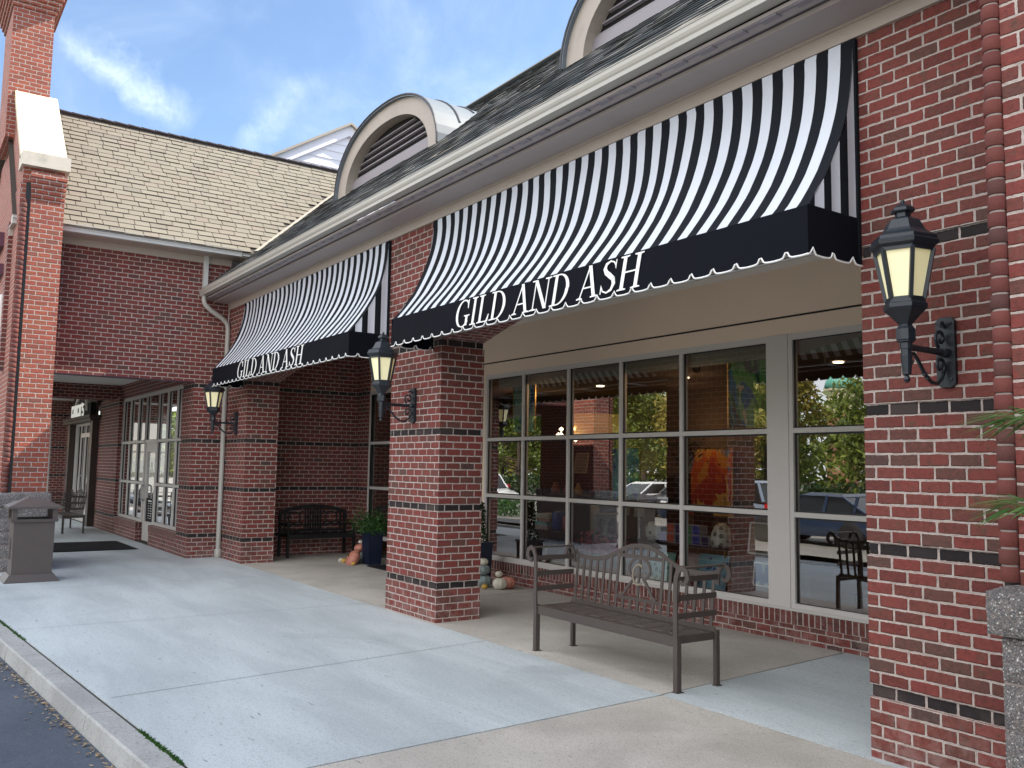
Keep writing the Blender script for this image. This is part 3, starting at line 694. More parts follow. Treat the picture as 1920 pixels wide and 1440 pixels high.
def rock_block(mb, x0, x1, y0, y1, z0, z1, amp=.03, res=.035, seed=0):
    """rock-face block: each outer face a displaced grid, edges pinched"""
    def face(o, du, dv, n, lu, lv):
        nu, nv = max(3, int(lu / res)), max(3, int(lv / res)); g = []
        for i in range(nu + 1):
            for j in range(nv + 1):
                u, v = i / nu, j / nv; e = min(u, 1 - u) * lu; f = min(v, 1 - v) * lv; k = min(1, min(e, f) / .035)
                p = Vector(o) + Vector(du) * u * lu + Vector(dv) * v * lv
                d = (mnoise.noise(p * 7 + Vector((seed, 0, 0))) * .6 + mnoise.noise(p * 19) * .35 + mnoise.noise(p * 45) * .15 + .5) * amp * k
                g.append(p + Vector(n) * d)
        b = len(mb.v); mb.v += [tuple(q) for q in g]
        for i in range(nu):
            for j in range(nv):
                a = b + i * (nv + 1) + j; mb.f.append((a, a + nv + 1, a + nv + 2, a + 1)); mb.uv.append([(0, 0)] * 4); mb.mi.append(0)
    lx, ly, lz = x1 - x0, y1 - y0, z1 - z0
    face((x0, y0, z0), (1, 0, 0), (0, 0, 1), (0, -1, 0), lx, lz); face((x0, y1, z0), (0, -1, 0), (0, 0, 1), (-1, 0, 0), ly, lz)
    face((x1, y0, z0), (0, 1, 0), (0, 0, 1), (1, 0, 0), ly, lz); face((x0, y0, z1), (1, 0, 0), (0, 1, 0), (0, 0, 1), lx, ly)
def rock_base(parent, x0, x1, y0, y1, zt, ends='both', seed=1):
    rnd = random.Random(seed); mb = MB(); mo = MB(); h = .2; z = 0; nrows = int(round(zt / h)); h = zt / nrows
    for r in range(nrows):
        top = r == nrows - 1; ex = .045 if top else 0; za, zb = r * h + .008, (r + 1) * h - .006; x = x0
        off = .18 if r % 2 else 0
        xs_ = [x0]; 
        xx = x0 + .36 - off
        while xx < x1 - .15: xs_.append(xx); xx += rnd.choice((.36, .42, .3))
        xs_.append(x1)
        for a, b in zip(xs_, xs_[1:]): rock_block(mb, a + .007 - (ex if a == x0 else 0), b - .007 + (ex if b == x1 else 0), y0 - ex, y1, za, zb, .035, .035, rnd.random() * 9)
    o = mb.build('rock_face_base', 'rock', parent); auto_smooth(o, 50)
    mo.box(x0 + .008, x1 - .008, y0 + .008, y1, -.01, zt - .012); mo.build('base_mortar', 'mortar', parent)
rock_base(main, 7.06, 9.0, -1.0, -.72, 1.30, seed=4)

# ================================================================== LEFT WING (faces +X)
wing = thing('brick_wing', 'brick wing with pale tan shingle roof standing at right angles beyond the shop', 'building', (-8.55, 0, 0))
WZB = 3.43
mb = MB(); mb.box(-8.85, -8.55, -3.95, 0, WZB, 6.05, skip=''); mb.build('upper_wall', 'brick_plain', wing)
mb = MB(); mb.box(-8.86, -8.54, -3.95, -.62, WZB - .012, WZB - .001); mb.build('lintel', 'maroon', wing)
mb = MB(); pier(mb, -9.42, -8.55, -.60, -.0, -.01, WZB + .001); mb.build('corner_pier', 'brick', wing)
mb = MB(); mb.box(-27, -8.86, -.48, -.2, 3.46, 4.2); mb.build('arcade_wall', 'brick_plain', wing)
mb = MB(); mb.box(-27, -8.87, -3.9, -.3, 3.85, 3.9); mb.build('arcade_ceiling', 'ceiling', wing)
mb = MB(); mb.box(-16.4, -16.1, -3.6, -.48, 3.45, 3.85); mb.build('cross_beam', 'brick_plain', wing)
mb = MB(); pier(mb, -18.2, -15.56, -.60, -.2, -.01, 3.5); mb.build('storefront_pier', 'brick', wing); mb = MB(); pier(mb, -27, -22.4, -.60, -.2, -.01, 3.5); mb.build('storefront_pier', 'brick', wing)
# end wall with lit shop window
mb = MB(); pier(mb, -24.4, -24.0, -1.05, -.5, -.01, 3.86); mb.box(-24.4, -24.0, -3.6, -1.05, 3.2, 3.86); mb.build('end_wall', 'brick', wing)
mb = MB(); mb.box(-24.1, -24.0, -1.14, -1.05, .3, 3.2); mb.box(-24.1, -24.0, -3.6, -1.14, .25, .35); mb.box(-24.1, -24.0, -3.6, -1.14, 2.15, 2.2); mb.build('end_window_frame', 'frame', wing)
mb = MB(); mb.quad([(-24.05, -1.1, .3), (-24.05, -3.6, .3), (-24.05, -3.6, 3.2), (-24.05, -1.1, 3.2)]); mb.build('end_window_glass', 'glass', wing)
low_wall(wing, -15.55, -13.05, -.60, .435, .285, 'rowlock_wing', .3); low_wall(wing, -11.78, -9.42, -.60, .435, .285, 'rowlock_wing', .3)
zz = [.465, 1.34, 2.315, 3.42]
window_grid(wing, [-15.52, -14.68, -13.78, -12.97], zz, -.50, fw=.07, edge=.08)
window_grid(wing, [-11.80, -10.99, -10.20, -9.46], zz, -.50, fw=.07, edge=.08)
window_grid(wing, [-12.97, -11.80], [2.315, 3.42], -.50, fw=.07)
d = bpy.data.objects.new('door', None); col.objects.link(d); d.parent = wing
mb = MB(); mb.box(-12.93, -12.76, -.47, -.42, .02, 2.28); mb.box(-12.02, -11.85, -.47, -.42, .02, 2.28); mb.box(-12.76, -12.02, -.468, -.422, 2.08, 2.28); mb.box(-12.76, -12.02, -.468, -.422, .02, .46); mb.build('door_frame', 'frame', d)
mb = MB(); mb.quad([(-12.76, -.44, .46), (-12.02, -.44, .46), (-12.02, -.44, 2.08), (-12.76, -.44, 2.08)]); mb.build('glass_pane', 'glass', d)
mb = MB(); mb.tube([(-12.83, -.48, .95), (-12.83, -.55, .97), (-12.83, -.56, 1.1), (-12.83, -.55, 1.27), (-12.83, -.48, 1.3)], .022, 8); mb.build('handle', 'steel', d)
mb = MB()      # script O, small lines beside it, and the hours panel
ox, oz = -12.45, 1.66
for i in range(24):
    a0, a1 = 2 * PI * i / 24, 2 * PI * (i + 1) / 24
    def P(a, k, w_): return (ox + (.085 - w_) * math.cos(a) + .22 * (.19 - w_) * math.sin(a), -.4435, oz + (.19 - w_) * math.sin(a))
    mb.quad([P(a0, 0, 0), P(a1, 0, 0), P(a1, 0, .026), P(a0, 0, .026)])
for k, (u0, u1, z) in enumerate(((.12, .135, 1.60), (.155, .17, 1.60), (.185, .215, 1.60), (.235, .265, 1.60))): mb.box(ox + u0, ox + u1, -.4445, -.4425, z - .045, z + (.075 if k == 0 else .02))
mb.box(ox + .10, ox + .28, -.4445, -.4425, 1.50, 1.515)
mb.build('door_lettering', 'white', d)
mb = MB(); mb.box(-12.74, -12.06, -.446, -.443, .47, 1.0); mb.build('hours_panel', 'black', d)
mb = MB()
for k in range(8):
    wdt = .34 if k == 0 else random.uniform(.12, .22); z = .94 - k * .056
    if k == 0: mb.box(-12.4 - wdt / 2, -12.4 + wdt / 2, -.4485, -.4465, z - .014, z + .014)
    else:
        mb.box(-12.52, -12.52 + wdt * .5, -.4485, -.4465, z - .007, z + .007); mb.box(-12.34, -12.34 + wdt * .8, -.4485, -.4465, z - .007, z + .007)
mb.build('hours_text', 'white', d)
# wing eaves and gutter
mb = MB(); mb.box(-8.55, -8.515, -3.95, -.0, 5.80, 5.93); mb.box(-8.55, -8.16, -3.95, .3, 5.93, 5.955); mb.box(-8.2, -8.17, -3.95, .3, 5.955, 6.02); mb.build('soffit', 'trim', wing)
mb = MB(); gutter(mb, -3.95, .06, -8.03, 5.93, axis='y', h=.14); mb.build('gutter', 'gutter_wing', wing)
mb = MB(); mb.box(-8.19, -8.06, .075, .30, 5.95, 6.06); mb.build('gutter_end_box', 'gutter_wing', wing)
mb = MB(); mb.box(-8.53, -8.44, -.56, -.47, 5.23, 5.96); mb.build('downspout', 'gutter_wing', wing)
WRX = -11.15; WRZ = wz(WRX)
mb = MB(); mb.quad([(WX, -3.95, wz(WX) - .02), (WX, .35, wz(WX) - .02), (WRX, 4.3, WRZ - .02), (WRX, -3.95, WRZ - .02)])
mb.quad([(WRX, 4.3, WRZ - .02), (-14.3, 4.3, 5.9), (-14.3, -3.95, 5.9), (WRX, -3.95, WRZ - .02)]); mb.build('roof_deck', 'shingle_edge', wing)
def keep_wing(c): return c.z > mz(c.y) - .03 and c.x > WRX + .03
shingles('roof', (WX, -3.6, wz(WX)), (0, 1, 0), (-1, 0, 1), 8.6, 26, .176, .30, keep_wing, ['shingle_tan', simple('tan_shingle_edge', (.12, .102, .084), .9)], wing, .018, 5, .006)
mb = MB()
rr = random.Random(2); y = -3.3
while y < 4.3:
    L_ = .28; mb.bar((WRX, y, WRZ + .03 + rr.uniform(0, .01)), (WRX, y + L_ + .04, WRZ + .018), .20, .022); y += L_
mb.build('ridge_cap', simple('ridge_shingle', (.09, .075, .085), .9), wing)
mb = MB()    # metal flashing lying in the valley between the two roofs
def vpt(z): return Vector((WX - (z - WZ), (z - MZ0) / MS, z))
a, b = vpt(6.05), vpt(9.1); n = Vector((0, 0, 1))
mb.quad([a + Vector((.0, -.045, .03)), a + Vector((-.0, .05, .05)), b + Vector((-.0, .05, .05)), b + Vector((0, -.045, .03))]); mb.build('valley_flashing', simple('valley_metal', (.30, .27, .22), .6, .0), wing)

# gable-end pavilion with chimney
gab = thing('gable_pavilion', 'sunlit brick gable end with sloped stone coping and tall chimney', 'building', (-7.7, -3.5, 0))
PX = -7.7; ZS = 1.285
mb = MB(); mb.box(-9.9, PX, -3.72, -3.2, ZS, 3.3); mb.box(-14, PX, -3.72, -3.2, 3.3, 6.35)
for k in range(5): mb.box(-14, PX + .018 * (k + 1), -3.72 - .006 * k, -3.2 + .004 * k, 6.35 + k * CR * 1.0, 6.35 + (k + 1) * CR - .001)
mb.build('gable_wall', 'brick_sunlit', gab)
mb = MB(); mb.box(-9.9, PX - .025, -3.80, -3.72, ZS, 3.3); mb.box(-14, PX - .025, -3.80, -3.72, 3.3, 6.6); mb.build('corner_slot', 'gasket', gab)
mb = MB(); mb.box(-9.9, PX - .06, -3.88, -3.80, ZS, 3.3); mb.box(-14, PX - .06, -3.88, -3.80, 3.3, 6.6); mb.build('street_wall', 'brick_sunlit', gab)
mb = MB(); mb.box(-15.6, -14.002, -3.88, -3.2, -.01, 6.6); mb.build('far_pier', 'brick_plain', gab)
bullnose(gab, PX - .045, -3.815, ZS + .01, 6.3, .055)
mb = MB(); mb.prism([(-14, 5.9), (PX - .05, 5.9), (PX - .05, 6.9), (-9.85, 8.75), (-9.85, 8.0), (-14, 8.0)], lambda a, b: (a, -3.86, b), lambda a, b: (a, -3.215, b)); mb.build('gable_parapet', 'brick_sunlit', gab)
mb = MB()      # coping: kneeler and three sloped slabs, a little shadow joint between
mb.box(PX - .42, PX + .10, -3.90, -3.15, 6.87, 7.11); mb.build('kneeler_stone', 'limestone', gab)
S0, S1 = Vector((PX - .16, 0, 7.12)), Vector((-9.82, 0, 8.95))
mb = MB()
for k in range(3):
    a = S0.lerp(S1, k / 3 + .003); b = S0.lerp(S1, (k + 1) / 3 - .003); nn = Vector((.65, 0, .76)) * .0
    dn = Vector((-.65, 0, -.76)) * .13
    pa = [a, b, b + dn, a + dn]
    mb.quad([(p.x, -3.90, p.z) for p in pa][::-1]); mb.quad([(p.x, -3.17, p.z) for p in pa])
    mb.quad([(a.x, -3.90, a.z), (a.x, -3.17, a.z), (b.x, -3.17, b.z), (b.x, -3.90, b.z)])
    mb.quad([(a.x, -3.17, a.z), (a.x, -3.90, a.z), (a.x + dn.x, -3.90, a.z + dn.z), (a.x + dn.x, -3.17, a.z + dn.z)])
mb.build('coping_slab', simple('coping_stone', (.58, .53, .39), .75, 0, .04, 3), gab)
ch = bpy.data.objects.new('chimney', None); col.objects.link(ch); ch.parent = gab
mb = MB(); mb.box(-11.4, -9.8, -4.02, -3.31, 8.0, 10.62)
mb.build('stack', 'brick_sunlit', ch)
mb = MB()
for k in range(6): mb.box(-11.4 - .03 * k, -9.8 + .035 * (k + 1), -4.02 - .035 * (k + 1), -3.31 + .035 * (k + 1), 10.62 + k * .085, 10.62 + (k + 1) * .085 - .001)
mb.build('corbel', 'brick_sunlit', ch)
rock_base(gab, -9.95, PX + .07, -3.93, -3.14, ZS, seed=8)
mb = MB(); mb.box(-12.2, -10.2, -4.02, -3.88, 5.95, 6.22); mb.box(-11.8, -9.9, -4.0, -3.88, 5.35, 5.55); mb.build('maroon_ledge', 'maroon', gab)
mb = MB(); mb.box(-12.5, -9.5, -3.93, -3.88, 3.4, 4.9); mb.build('white_panel', 'white', gab)

# far gabled house with white siding
far = thing('sided_gable', 'white clapboard gable rising behind the tan shingle roof', 'building', (-13, 4.4, 0))
gx, gy, gz, gs = -13.0, 4.42, 11.2, .63
mb = MB()
z = 7.4
while z < gz - .1:
    z1 = min(z + .23, gz - .28); hw0 = (gz - .12 - z) / gs; hw1 = (gz - .12 - z1) / gs
    mb.quad([(gx + .022, gy - hw0, z), (gx + .022, gy + hw0, z), (gx, gy + hw1, z1), (gx, gy - hw1, z1)]); mb.quad([(gx, gy - hw0, z), (gx, gy + hw0, z), (gx + .022, gy + hw0, z), (gx + .022, gy - hw0, z)])
    z += .23
mb.build('siding', 'siding', far)
mb = MB()
for s_ in (-1, 1):
    L_ = 6.3; a = Vector((gx + .10, gy, gz)); b = Vector((gx + .10, gy + s_ * L_, gz - gs * L_)); dz = Vector((0, 0, -.30)); ix = Vector((-.12, 0, 0))
    mb.quad([a, b, b + dz, a + dz] if s_ > 0 else [b, a, a + dz, b + dz]); mb.quad([a + dz, b + dz, b + dz + ix, a + dz + ix])
mb.build('rake_board', 'siding', far)
mb = MB()
for s_ in (-1, 1):
    a = Vector((gx + .20, gy, gz + .06)); b = Vector((gx + .20, gy + s_ * 6.4, gz + .06 - gs * 6.4)); bk = Vector((-9, 0, 0)); th = Vector((0, 0, -.07))
    mb.quad([a, b, b + bk, a + bk]); mb.quad([a, b, b + th, a + th]); mb.quad([a + th, b + th, b + th + Vector((-.1, 0, 0)), a + th + Vector((-.1, 0, 0))])
mb.build('roof', simple('rake_edge', (.34, .30, .25), .7), far)
mb = MB(); mb.box(-22, gx - .05, gy - 5.5, gy + 5.5, 6.4, 7.6); mb.build('body', 'siding', far)

# ================================================================== AWNINGS
# serif capitals as solid strokes (unit cap height)
def ring(cx, cy, ro, ri, a0, a1, n=22, dx=0.0):
    P = []
    for i in range(n + 1):
        a = R(a0 + (a1 - a0) * i / n); P.append(((cx + ro[0] * math.cos(a), cy + ro[1] * math.sin(a)), (cx + dx + ri[0] * math.cos(a), cy + ri[1] * math.sin(a))))
    return [[P[i][0], P[i + 1][0], P[i + 1][1], P[i][1]] for i in range(n)]
def rect(x0, y0, x1, y1): return [[(x0, y0), (x1, y0), (x1, y1), (x0, y1)]]
def diag(x0, y0, x1, y1, w): return [[(x0 - w / 2, y0), (x0 + w / 2, y0), (x1 + w / 2, y1), (x1 - w / 2, y1)]]
def serif(xc, y, w=.34, t=.035, up=False):
    s_ = 1 if not up else -1
    return [[(xc - w / 2, y), (xc + w / 2, y), (xc + w / 2, y + s_ * t), (xc + w * .2, y + s_ * (t + .02)), (xc - w * .2, y + s_ * (t + .02)), (xc - w / 2, y + s_ * t)]]
def path(pts, ws):
    Q = []
    for i, (p, w_) in enumerate(zip(pts, ws)):
        a = pts[max(i - 1, 0)]; b = pts[min(i + 1, len(pts) - 1)]; dx, dy = b[0] - a[0], b[1] - a[1]; L = math.hypot(dx, dy); nx, ny = -dy / L, dx / L
        Q.append(((p[0] + nx * w_ / 2, p[1] + ny * w_ / 2), (p[0] - nx * w_ / 2, p[1] - ny * w_ / 2)))
    return [[Q[i][0], Q[i][1], Q[i + 1][1], Q[i + 1][0]] for i in range(len(Q) - 1)]
def glyph(c):
    if c == 'I': return rect(.155, .0, .285, 1) + serif(.22, 0) + serif(.22, 1, up=True), .44
    if c == 'L': return rect(.155, 0, .285, 1) + serif(.22, 1, up=True) + serif(.2, 0, .3) + rect(.285, 0, .70, .04) + [[(.70, 0), (.74, .26), (.70, .26), (.60, .04)]], .76
    if c == 'D': return rect(.155, 0, .285, 1) + rect(.03, 0, .36, .04) + rect(.03, .96, .36, 1) + ring(.36, .5, (.50, .5), (.36, .46), -90, 90), .94
    if c == 'H': return rect(.155, 0, .285, 1) + rect(.695, 0, .825, 1) + rect(.285, .49, .695, .535) + serif(.22, 0) + serif(.22, 1, up=True) + serif(.76, 0) + serif(.76, 1, up=True), .98
    if c == 'N': return rect(.165, 0, .21, 1) + rect(.80, 0, .845, 1) + diag(.20, 1, .80, 0, .15) + serif(.19, 0, .30) + serif(.82, 1, .30, up=True) + rect(.02, .96, .2, 1), 1.0
    if c == 'A': return diag(.43, 1, .13, 0, .05) + diag(.43, 1, .76, 0, .135) + rect(.22, .31, .60, .355) + serif(.13, 0, .25) + serif(.77, 0, .32), .92
    if c == 'G': return ring(.50, .5, (.45, .51), (.315, .465), 48, 322, 30) + rect(.68, .03, .81, .42) + serif(.745, .42, .34, up=True) + [[(.80, .84), (.80, .66), (.765, .66), (.72, .86)], [(.76, .99), (.80, .99), (.80, .80), (.74, .86)]], .96
    if c == 'S': return path([(.60, .80), (.53, .91), (.38, .965), (.22, .90), (.175, .77), (.25, .645), (.40, .545), (.55, .43), (.605, .27), (.53, .10), (.36, .035), (.19, .10), (.11, .24)], [.03, .04, .05, .10, .13, .14, .15, .14, .13, .09, .05, .04, .03]) + [[(.585, .98), (.62, .98), (.62, .70), (.585, .76)], [(.09, .30), (.125, .24), (.125, .02), (.09, .02)]], .74
    return [], .36
def lettering(parent, text, x0, x1, z0, z1, yf, yslope, name='lettering', mat='white', shear=.20):
    tot = sum(glyph(c)[1] for c in text); h = z1 - z0; kx = (x1 - x0 - shear * h) / tot; mb = MB(); x = 0; k = 0
    for c in text:
        polys, adv = glyph(c)
        for pg in polys:
            off = .0002 * (k % 23); k += 1
            f = lambda a, b, o_=0: (x0 + (x + a) * kx + b * h * shear, yf + yslope * (z1 - (z0 + b * h)) - .004 - off + o_, z0 + b * h)
            mb.prism(pg, lambda a, b: f(a, b), lambda a, b: f(a, b, .003))
        x += adv
    return mb.build(name, mat, parent)
CURVE = [(0.0, 4.885), (-.004, 4.76), (-.022, 4.62), (-.050, 4.47), (-.088, 4.33), (-.142, 4.18), (-.212, 4.04), (-.300, 3.89), (-.40, 3.755), (-.531, 3.59)]
def cyz(t):
    t *= len(CURVE) - 1; i = min(int(t), len(CURVE) - 2); f = t - i; a, b = CURVE[i], CURVE[i + 1]
    return a[0] + (b[0] - a[0]) * f, a[1] + (b[1] - a[1]) * f
def awning(x0, x1, label, tx0, tx1, seed):
    a = thing('shop_awning', label, 'awning', ((x0 + x1) / 2, 0, 3.27), 'striped awnings over the arches')
    rnd = random.Random(seed); mb = MB(); ns = 59; sw = (x1 - x0) / ns; NT = 26
    def P(x, t):
        y, z = cyz(t); sag = -.022 * math.sin(PI * t) * abs(math.sin((x - x0) / (x1 - x0) * PI * 4)) + .020 * mnoise.noise(Vector((x * 1.6, t * 2.5, seed)))
        return (x, y - .035 - sag * (1 if 0 < t < 1 else 0), z)
    for i in range(ns):
        xa, xb = x0 + i * sw, x0 + (i + 1) * sw
        for k in range(NT): t0, t1 = k / NT, (k + 1) / NT; mb.quad([P(xa, t1), P(xb, t1), P(xb, t0), P(xa, t0)], None, 0 if i % 2 else 1)
    o = mb.build('canopy', ['canvas_white', 'canvas_black'], a); weld(o); auto_smooth(o, 60)
    for side, xe in ((-1, x0), (1, x1)):   # end panels with upright stripes
        mb = MB(); ys = [(-.0, -.03, 1), (-.03, -.13, 0), (-.13, -.215, 1), (-.215, -.315, 0), (-.315, -.40, 1), (-.40, -.49, 0), (-.49, -.566, 1)]
        for ya, yb, mi in ys:
            n = 4
            for q in range(n):
                p0, p1 = ya + (yb - ya) * q / n, ya + (yb - ya) * (q + 1) / n
                def zt(y):
                    y = y + .035
                    for (c0, c1) in zip(CURVE, CURVE[1:]):
                        if c1[0] <= y <= c0[0]: return c0[1] + (c1[1] - c0[1]) * ((c0[0] - y) / max(1e-6, c0[0] - c1[0]))
                    return 4.885 if y > 0 else 3.59
                xx = lambda y: xe - side * .006 * math.sin(abs(y) * 30)
                mb.quad([(xx(p0), p0, 3.585), (xx(p1), p1, 3.585), (xx(p1), p1, zt(p1)), (xx(p0), p0, zt(p0))], None, mi)
        mb.build('end_panel', ['canvas_white', 'canvas_black'], a)
        mb = MB(); mb.box(xe - .004, xe + side * .012, -.035, -.001, 3.28, 4.885); mb.build('edge_trim', 'canvas_black', a)
    # valance: front and two returns, scalloped with white piping
    front, piping = MB(), MB(); per = .216
    def bot(s): 
        q = (s / per) % 1.0; d_ = min(q, 1 - q); 
        return 3.268 + .042 * math.exp(-(d_ / .085) ** 2) - .008 * math.sin(PI * q)
    yt, yb = -.568, -.580
    N = int((x1 - x0) / per * 12)
    xs_ = [x0 - .004 + (x1 - x0 + .008) * i / N for i in range(N + 1)]
    wob = lambda x, z: .006 * mnoise.noise(Vector((x * 2.1, z * 3, 5 + seed)))
    for xa, xb in zip(xs_, xs_[1:]):
        ba, bb = bot(xa - x0 + .1), bot(xb - x0 + .1)
        for q in range(3):
            f0, f1 = q / 3, (q + 1) / 3
            za0, za1 = ba + (3.595 - ba) * f0, ba + (3.595 - ba) * f1; zb0, zb1 = bb + (3.595 - bb) * f0, bb + (3.595 - bb) * f1
            Y = lambda x, f: yb + (yt - yb) * f + wob(x, f)
            front.quad([(xa, Y(xa, f0), za0), (xb, Y(xb, f0), zb0), (xb, Y(xb, f1), zb1), (xa, Y(xa, f1), za1)])
    piping.tube([(x, yb + wob(x, 0), bot(x - x0 + .1)) for x in xs_], .0065, 6)
    for side, xe in ((-1, x0), (1, x1)):
        M_ = 36; yy = [yb + (-.002 - yb) * i / M_ for i in range(M_ + 1)]; off = (x1 - x0 + .1) if side > 0 else .1
        fl = lambda y: xe + side * (.004 + .02 * max(0, (y + .12)) * 3)
        for ya, yc in zip(yy, yy[1:]):
            ba, bb = bot(off + (ya - yb)) - .0, bot(off + (yc - yb))
            front.quad([(fl(ya), ya, ba), (fl(yc), yc, bb), (xe + side * .004, yc, 3.595), (xe + side * .004, ya, 3.595)])
        piping.tube([(fl(y), y, bot(off + (y - yb))) for y in yy], .0065, 6)
    o = front.build('valance', 'canvas_valance', a); weld(o); auto_smooth(o, 40)
    piping.build('piping', 'white', a)
    mb = MB()      # welded pipe frame behind the canvas
    mb.tube([(x0 + .03, -.545, 3.42), (x1 - .03, -.545, 3.42)], .014); mb.tube([(x0 + .03, -.02, 3.42), (x1 - .03, -.02, 3.42)], .014)
    for i in range(5):
        x = x0 + .05 + (x1 - x0 - .1) * i / 4; mb.tube([(x, -.02, 3.42), (x, -.545, 3.42)], .012); mb.tube([(x, -.02, 4.86), (x, -.02, 3.42)], .012)
    mb.build('pipe_frame', 'steel', a)
    lettering(a, 'GILD AND ASH', tx0 + .03, tx1 + .10, 3.300, 3.580, -.572, -.03)
    return a
awning(-.20, 5.70, 'large black and white striped awning over the wide shop window, nearest the camera', 1.22, 4.08, 2)
awning(-7.45, -1.42, 'farther black and white striped awning over the recessed shop entrance', -6.05, -3.06, 5)

# ================================================================== WALL LANTERNS
def lantern(x, label):
    """mount plate on wall at x (y=0); lantern hangs .46 m out"""
    L = thing('wall_lantern', label, 'lantern', (x, 0, 2.61), 'black wall lanterns on the piers'); ax, ay = x, -.46
    mb = MB(); mb.prism([(-.060, 2.41), (-.035, 2.385), (.035, 2.385), (.060, 2.41), (.060, 2.80), (.035, 2.825), (-.035, 2.825), (-.060, 2.80)], lambda a, b: (x + a, -.030, b), lambda a, b: (x + a, 0.004, b))
    for sx in (-1, 1):
        for z in (2.43, 2.78): mb.lathe([(.0, -.0), (.012, 0), (.010, .008), (0, .010)], (x + sx * .036, -.034, z), 8)
    for z, s_ in ((2.72, 1), (2.50, -1)):   # raised scrolls on the plate
        pts = [(x, -.035 - .045 * (1 - t), z + s_ * (.09 * t - .045) ) for t in [i / 10 for i in range(11)]]
    o = mb.build('wall_plate', 'iron', L); auto_smooth(o, 30)
    mb = MB()
    mb.tube([(x, -.02, 2.60), (x, -.10, 2.60), (x, -.30, 2.60), (ax, ay + .02, 2.60)], [.030, .021, .019, .021], 10)
    mb.lathe([(.034, -.02), (.040, 0), (.034, .02)], (x, -.045, 2.60), 12)
    def scroll(cy, cz, r0, r1, a0, a1, n=26, rad=.0115):
        return [(x, cy + (r0 + (r1 - r0) * i / n) * math.cos(R(a0 + (a1 - a0) * i / n)), cz + (r0 + (r1 - r0) * i / n) * math.sin(R(a0 + (a1 - a0) * i / n))) for i in range(n + 1)]
    # long under-brace from the wall sweeping out and up to the stem, ending in a curl
    br = [(x, -.045, 2.50), (x, -.075, 2.44), (x, -.13, 2.40), (x, -.20, 2.405), (x, -.27, 2.45), (x, -.33, 2.52), (x, -.38, 2.565), (x, -.425, 2.562), (x, -.445, 2.53), (x, -.43, 2.50), (x, -.40, 2.505), (x, -.40, 2.525)]
    mb.tube(br, [.012] * 8 + [.011, .010, .009, .008], 8)
    mb.tube(scroll(-.095, 2.515, .055, .012, -60, 400), .011, 8)
    mb.tube(scroll(-.085, 2.685, .060, .012, 250, -190), .011, 8)
    mb.tube([(x, -.035, 2.76), (x, -.06, 2.79), (x, -.085, 2.78), (x, -.085, 2.755)], [.012, .011, .010, .008], 8)
    for p in ((x, -.27, 2.45), (x, -.24, 2.43)): mb.lathe([(.0, -.016), (.016, -.008), (.016, .008), (0, .016)], p, 8)
    o = mb.build('scroll_arm', 'iron', L); auto_smooth(o, 60)
    mb = MB()
    mb.lathe([(0, 2.395), (.012, 2.402), (.020, 2.418), (.014, 2.436), (.010, 2.442), (.026, 2.450), (.026, 2.46), (.034, 2.56), (.030, 2.566), (.030, 2.60), (.036, 2.605), (.036, 2.70), (.045, 2.715), (.050, 2.725), (.050, 2.735)], (ax, ay, 0), 16)
    mb.lathe([(.050, 2.735), (.056, 2.742), (.056, 2.80), (.044, 2.815), (.036, 2.83)], (ax, ay, 0), 8)
    stem_mb = mb
    hexr = R(18)
    ZR = [(0, 0), (2.60, 2.585), (2.735, 2.635), (2.828, 2.735), (2.965, 2.885), (3.222, 3.175), (3.292, 3.265), (3.406, 3.388), (3.60, 3.585)]
    def rz_(mb):
        def f(z):
            for (a, b), (c, d) in zip(ZR, ZR[1:]):
                if a <= z <= c: return b + (d - b) * (z - a) / (c - a)
            return z
        mb.v = [(p[0], p[1], f(p[2])) for p in mb.v]; return mb
    rz_(stem_mb).build('stem', 'iron', L)
    mb = MB(); mb.lathe([(.040, 2.828), (.055, 2.845), (.085, 2.875), (.120, 2.905), (.126, 2.915), (.126, 2.935), (.116, 2.945), (.112, 2.965)], (ax, ay, 0), 6, rot=hexr); rz_(mb).build('lower_bowl', 'iron', L)
    zb_, zt_ = 2.962, 3.225; rb, rt = .108, .166
    mb = MB(); gl = MB(); V = []
    for k in range(6):
        a = hexr + 2 * PI * k / 6; V.append(((ax + rb * math.cos(a), ay + rb * math.sin(a), zb_), (ax + rt * math.cos(a), ay + rt * math.sin(a), zt_)))
    for k in range(6):
        mb.bar(V[k][0], V[k][1], .022, .022, (math.cos(hexr + PI * k / 3), math.sin(hexr + PI * k / 3), 0))
        a, b = V[k], V[(k + 1) % 6]
        mb.bar(a[0], b[0], .012, .020); mb.bar(a[1], b[1], .012, .022)
        ins = .012; c = Vector((ax, ay, 0)); q = [Vector(p) for p in (a[0], b[0], b[1], a[1])]
        q = [Vector((p.x + (c.x - p.x) * .05, p.y + (c.y - p.y) * .05, p.z)) for p in q]; gl.quad(q)
    rz_(mb).build('cage', 'iron', L); rz_(gl).build('glass_panel', 'lampglass', L)
    mb = MB(); mb.lathe([(.168, 3.222), (.176, 3.235), (.196, 3.245), (.200, 3.262), (.190, 3.270), (.188, 3.285), (.178, 3.292), (.140, 3.312), (.122, 3.330), (.110, 3.355), (.092, 3.385), (.060, 3.402), (.045, 3.406), (.045, 3.432), (.064, 3.434), (.070, 3.442), (.066, 3.458), (.048, 3.475), (.020, 3.490), (.012, 3.492), (.014, 3.505), (.006, 3.516), (0, 3.517)], (ax, ay, 0), 6, rot=hexr); rz_(mb).build('roof_cap', 'iron', L)
    return L
lantern(6.295, 'large black wall lantern on the near brick pier at right')
lantern(-.655, 'black wall lantern on the middle pier between the two awnings')
lantern(-7.72, 'black wall lantern on the far pier beside the downspout')

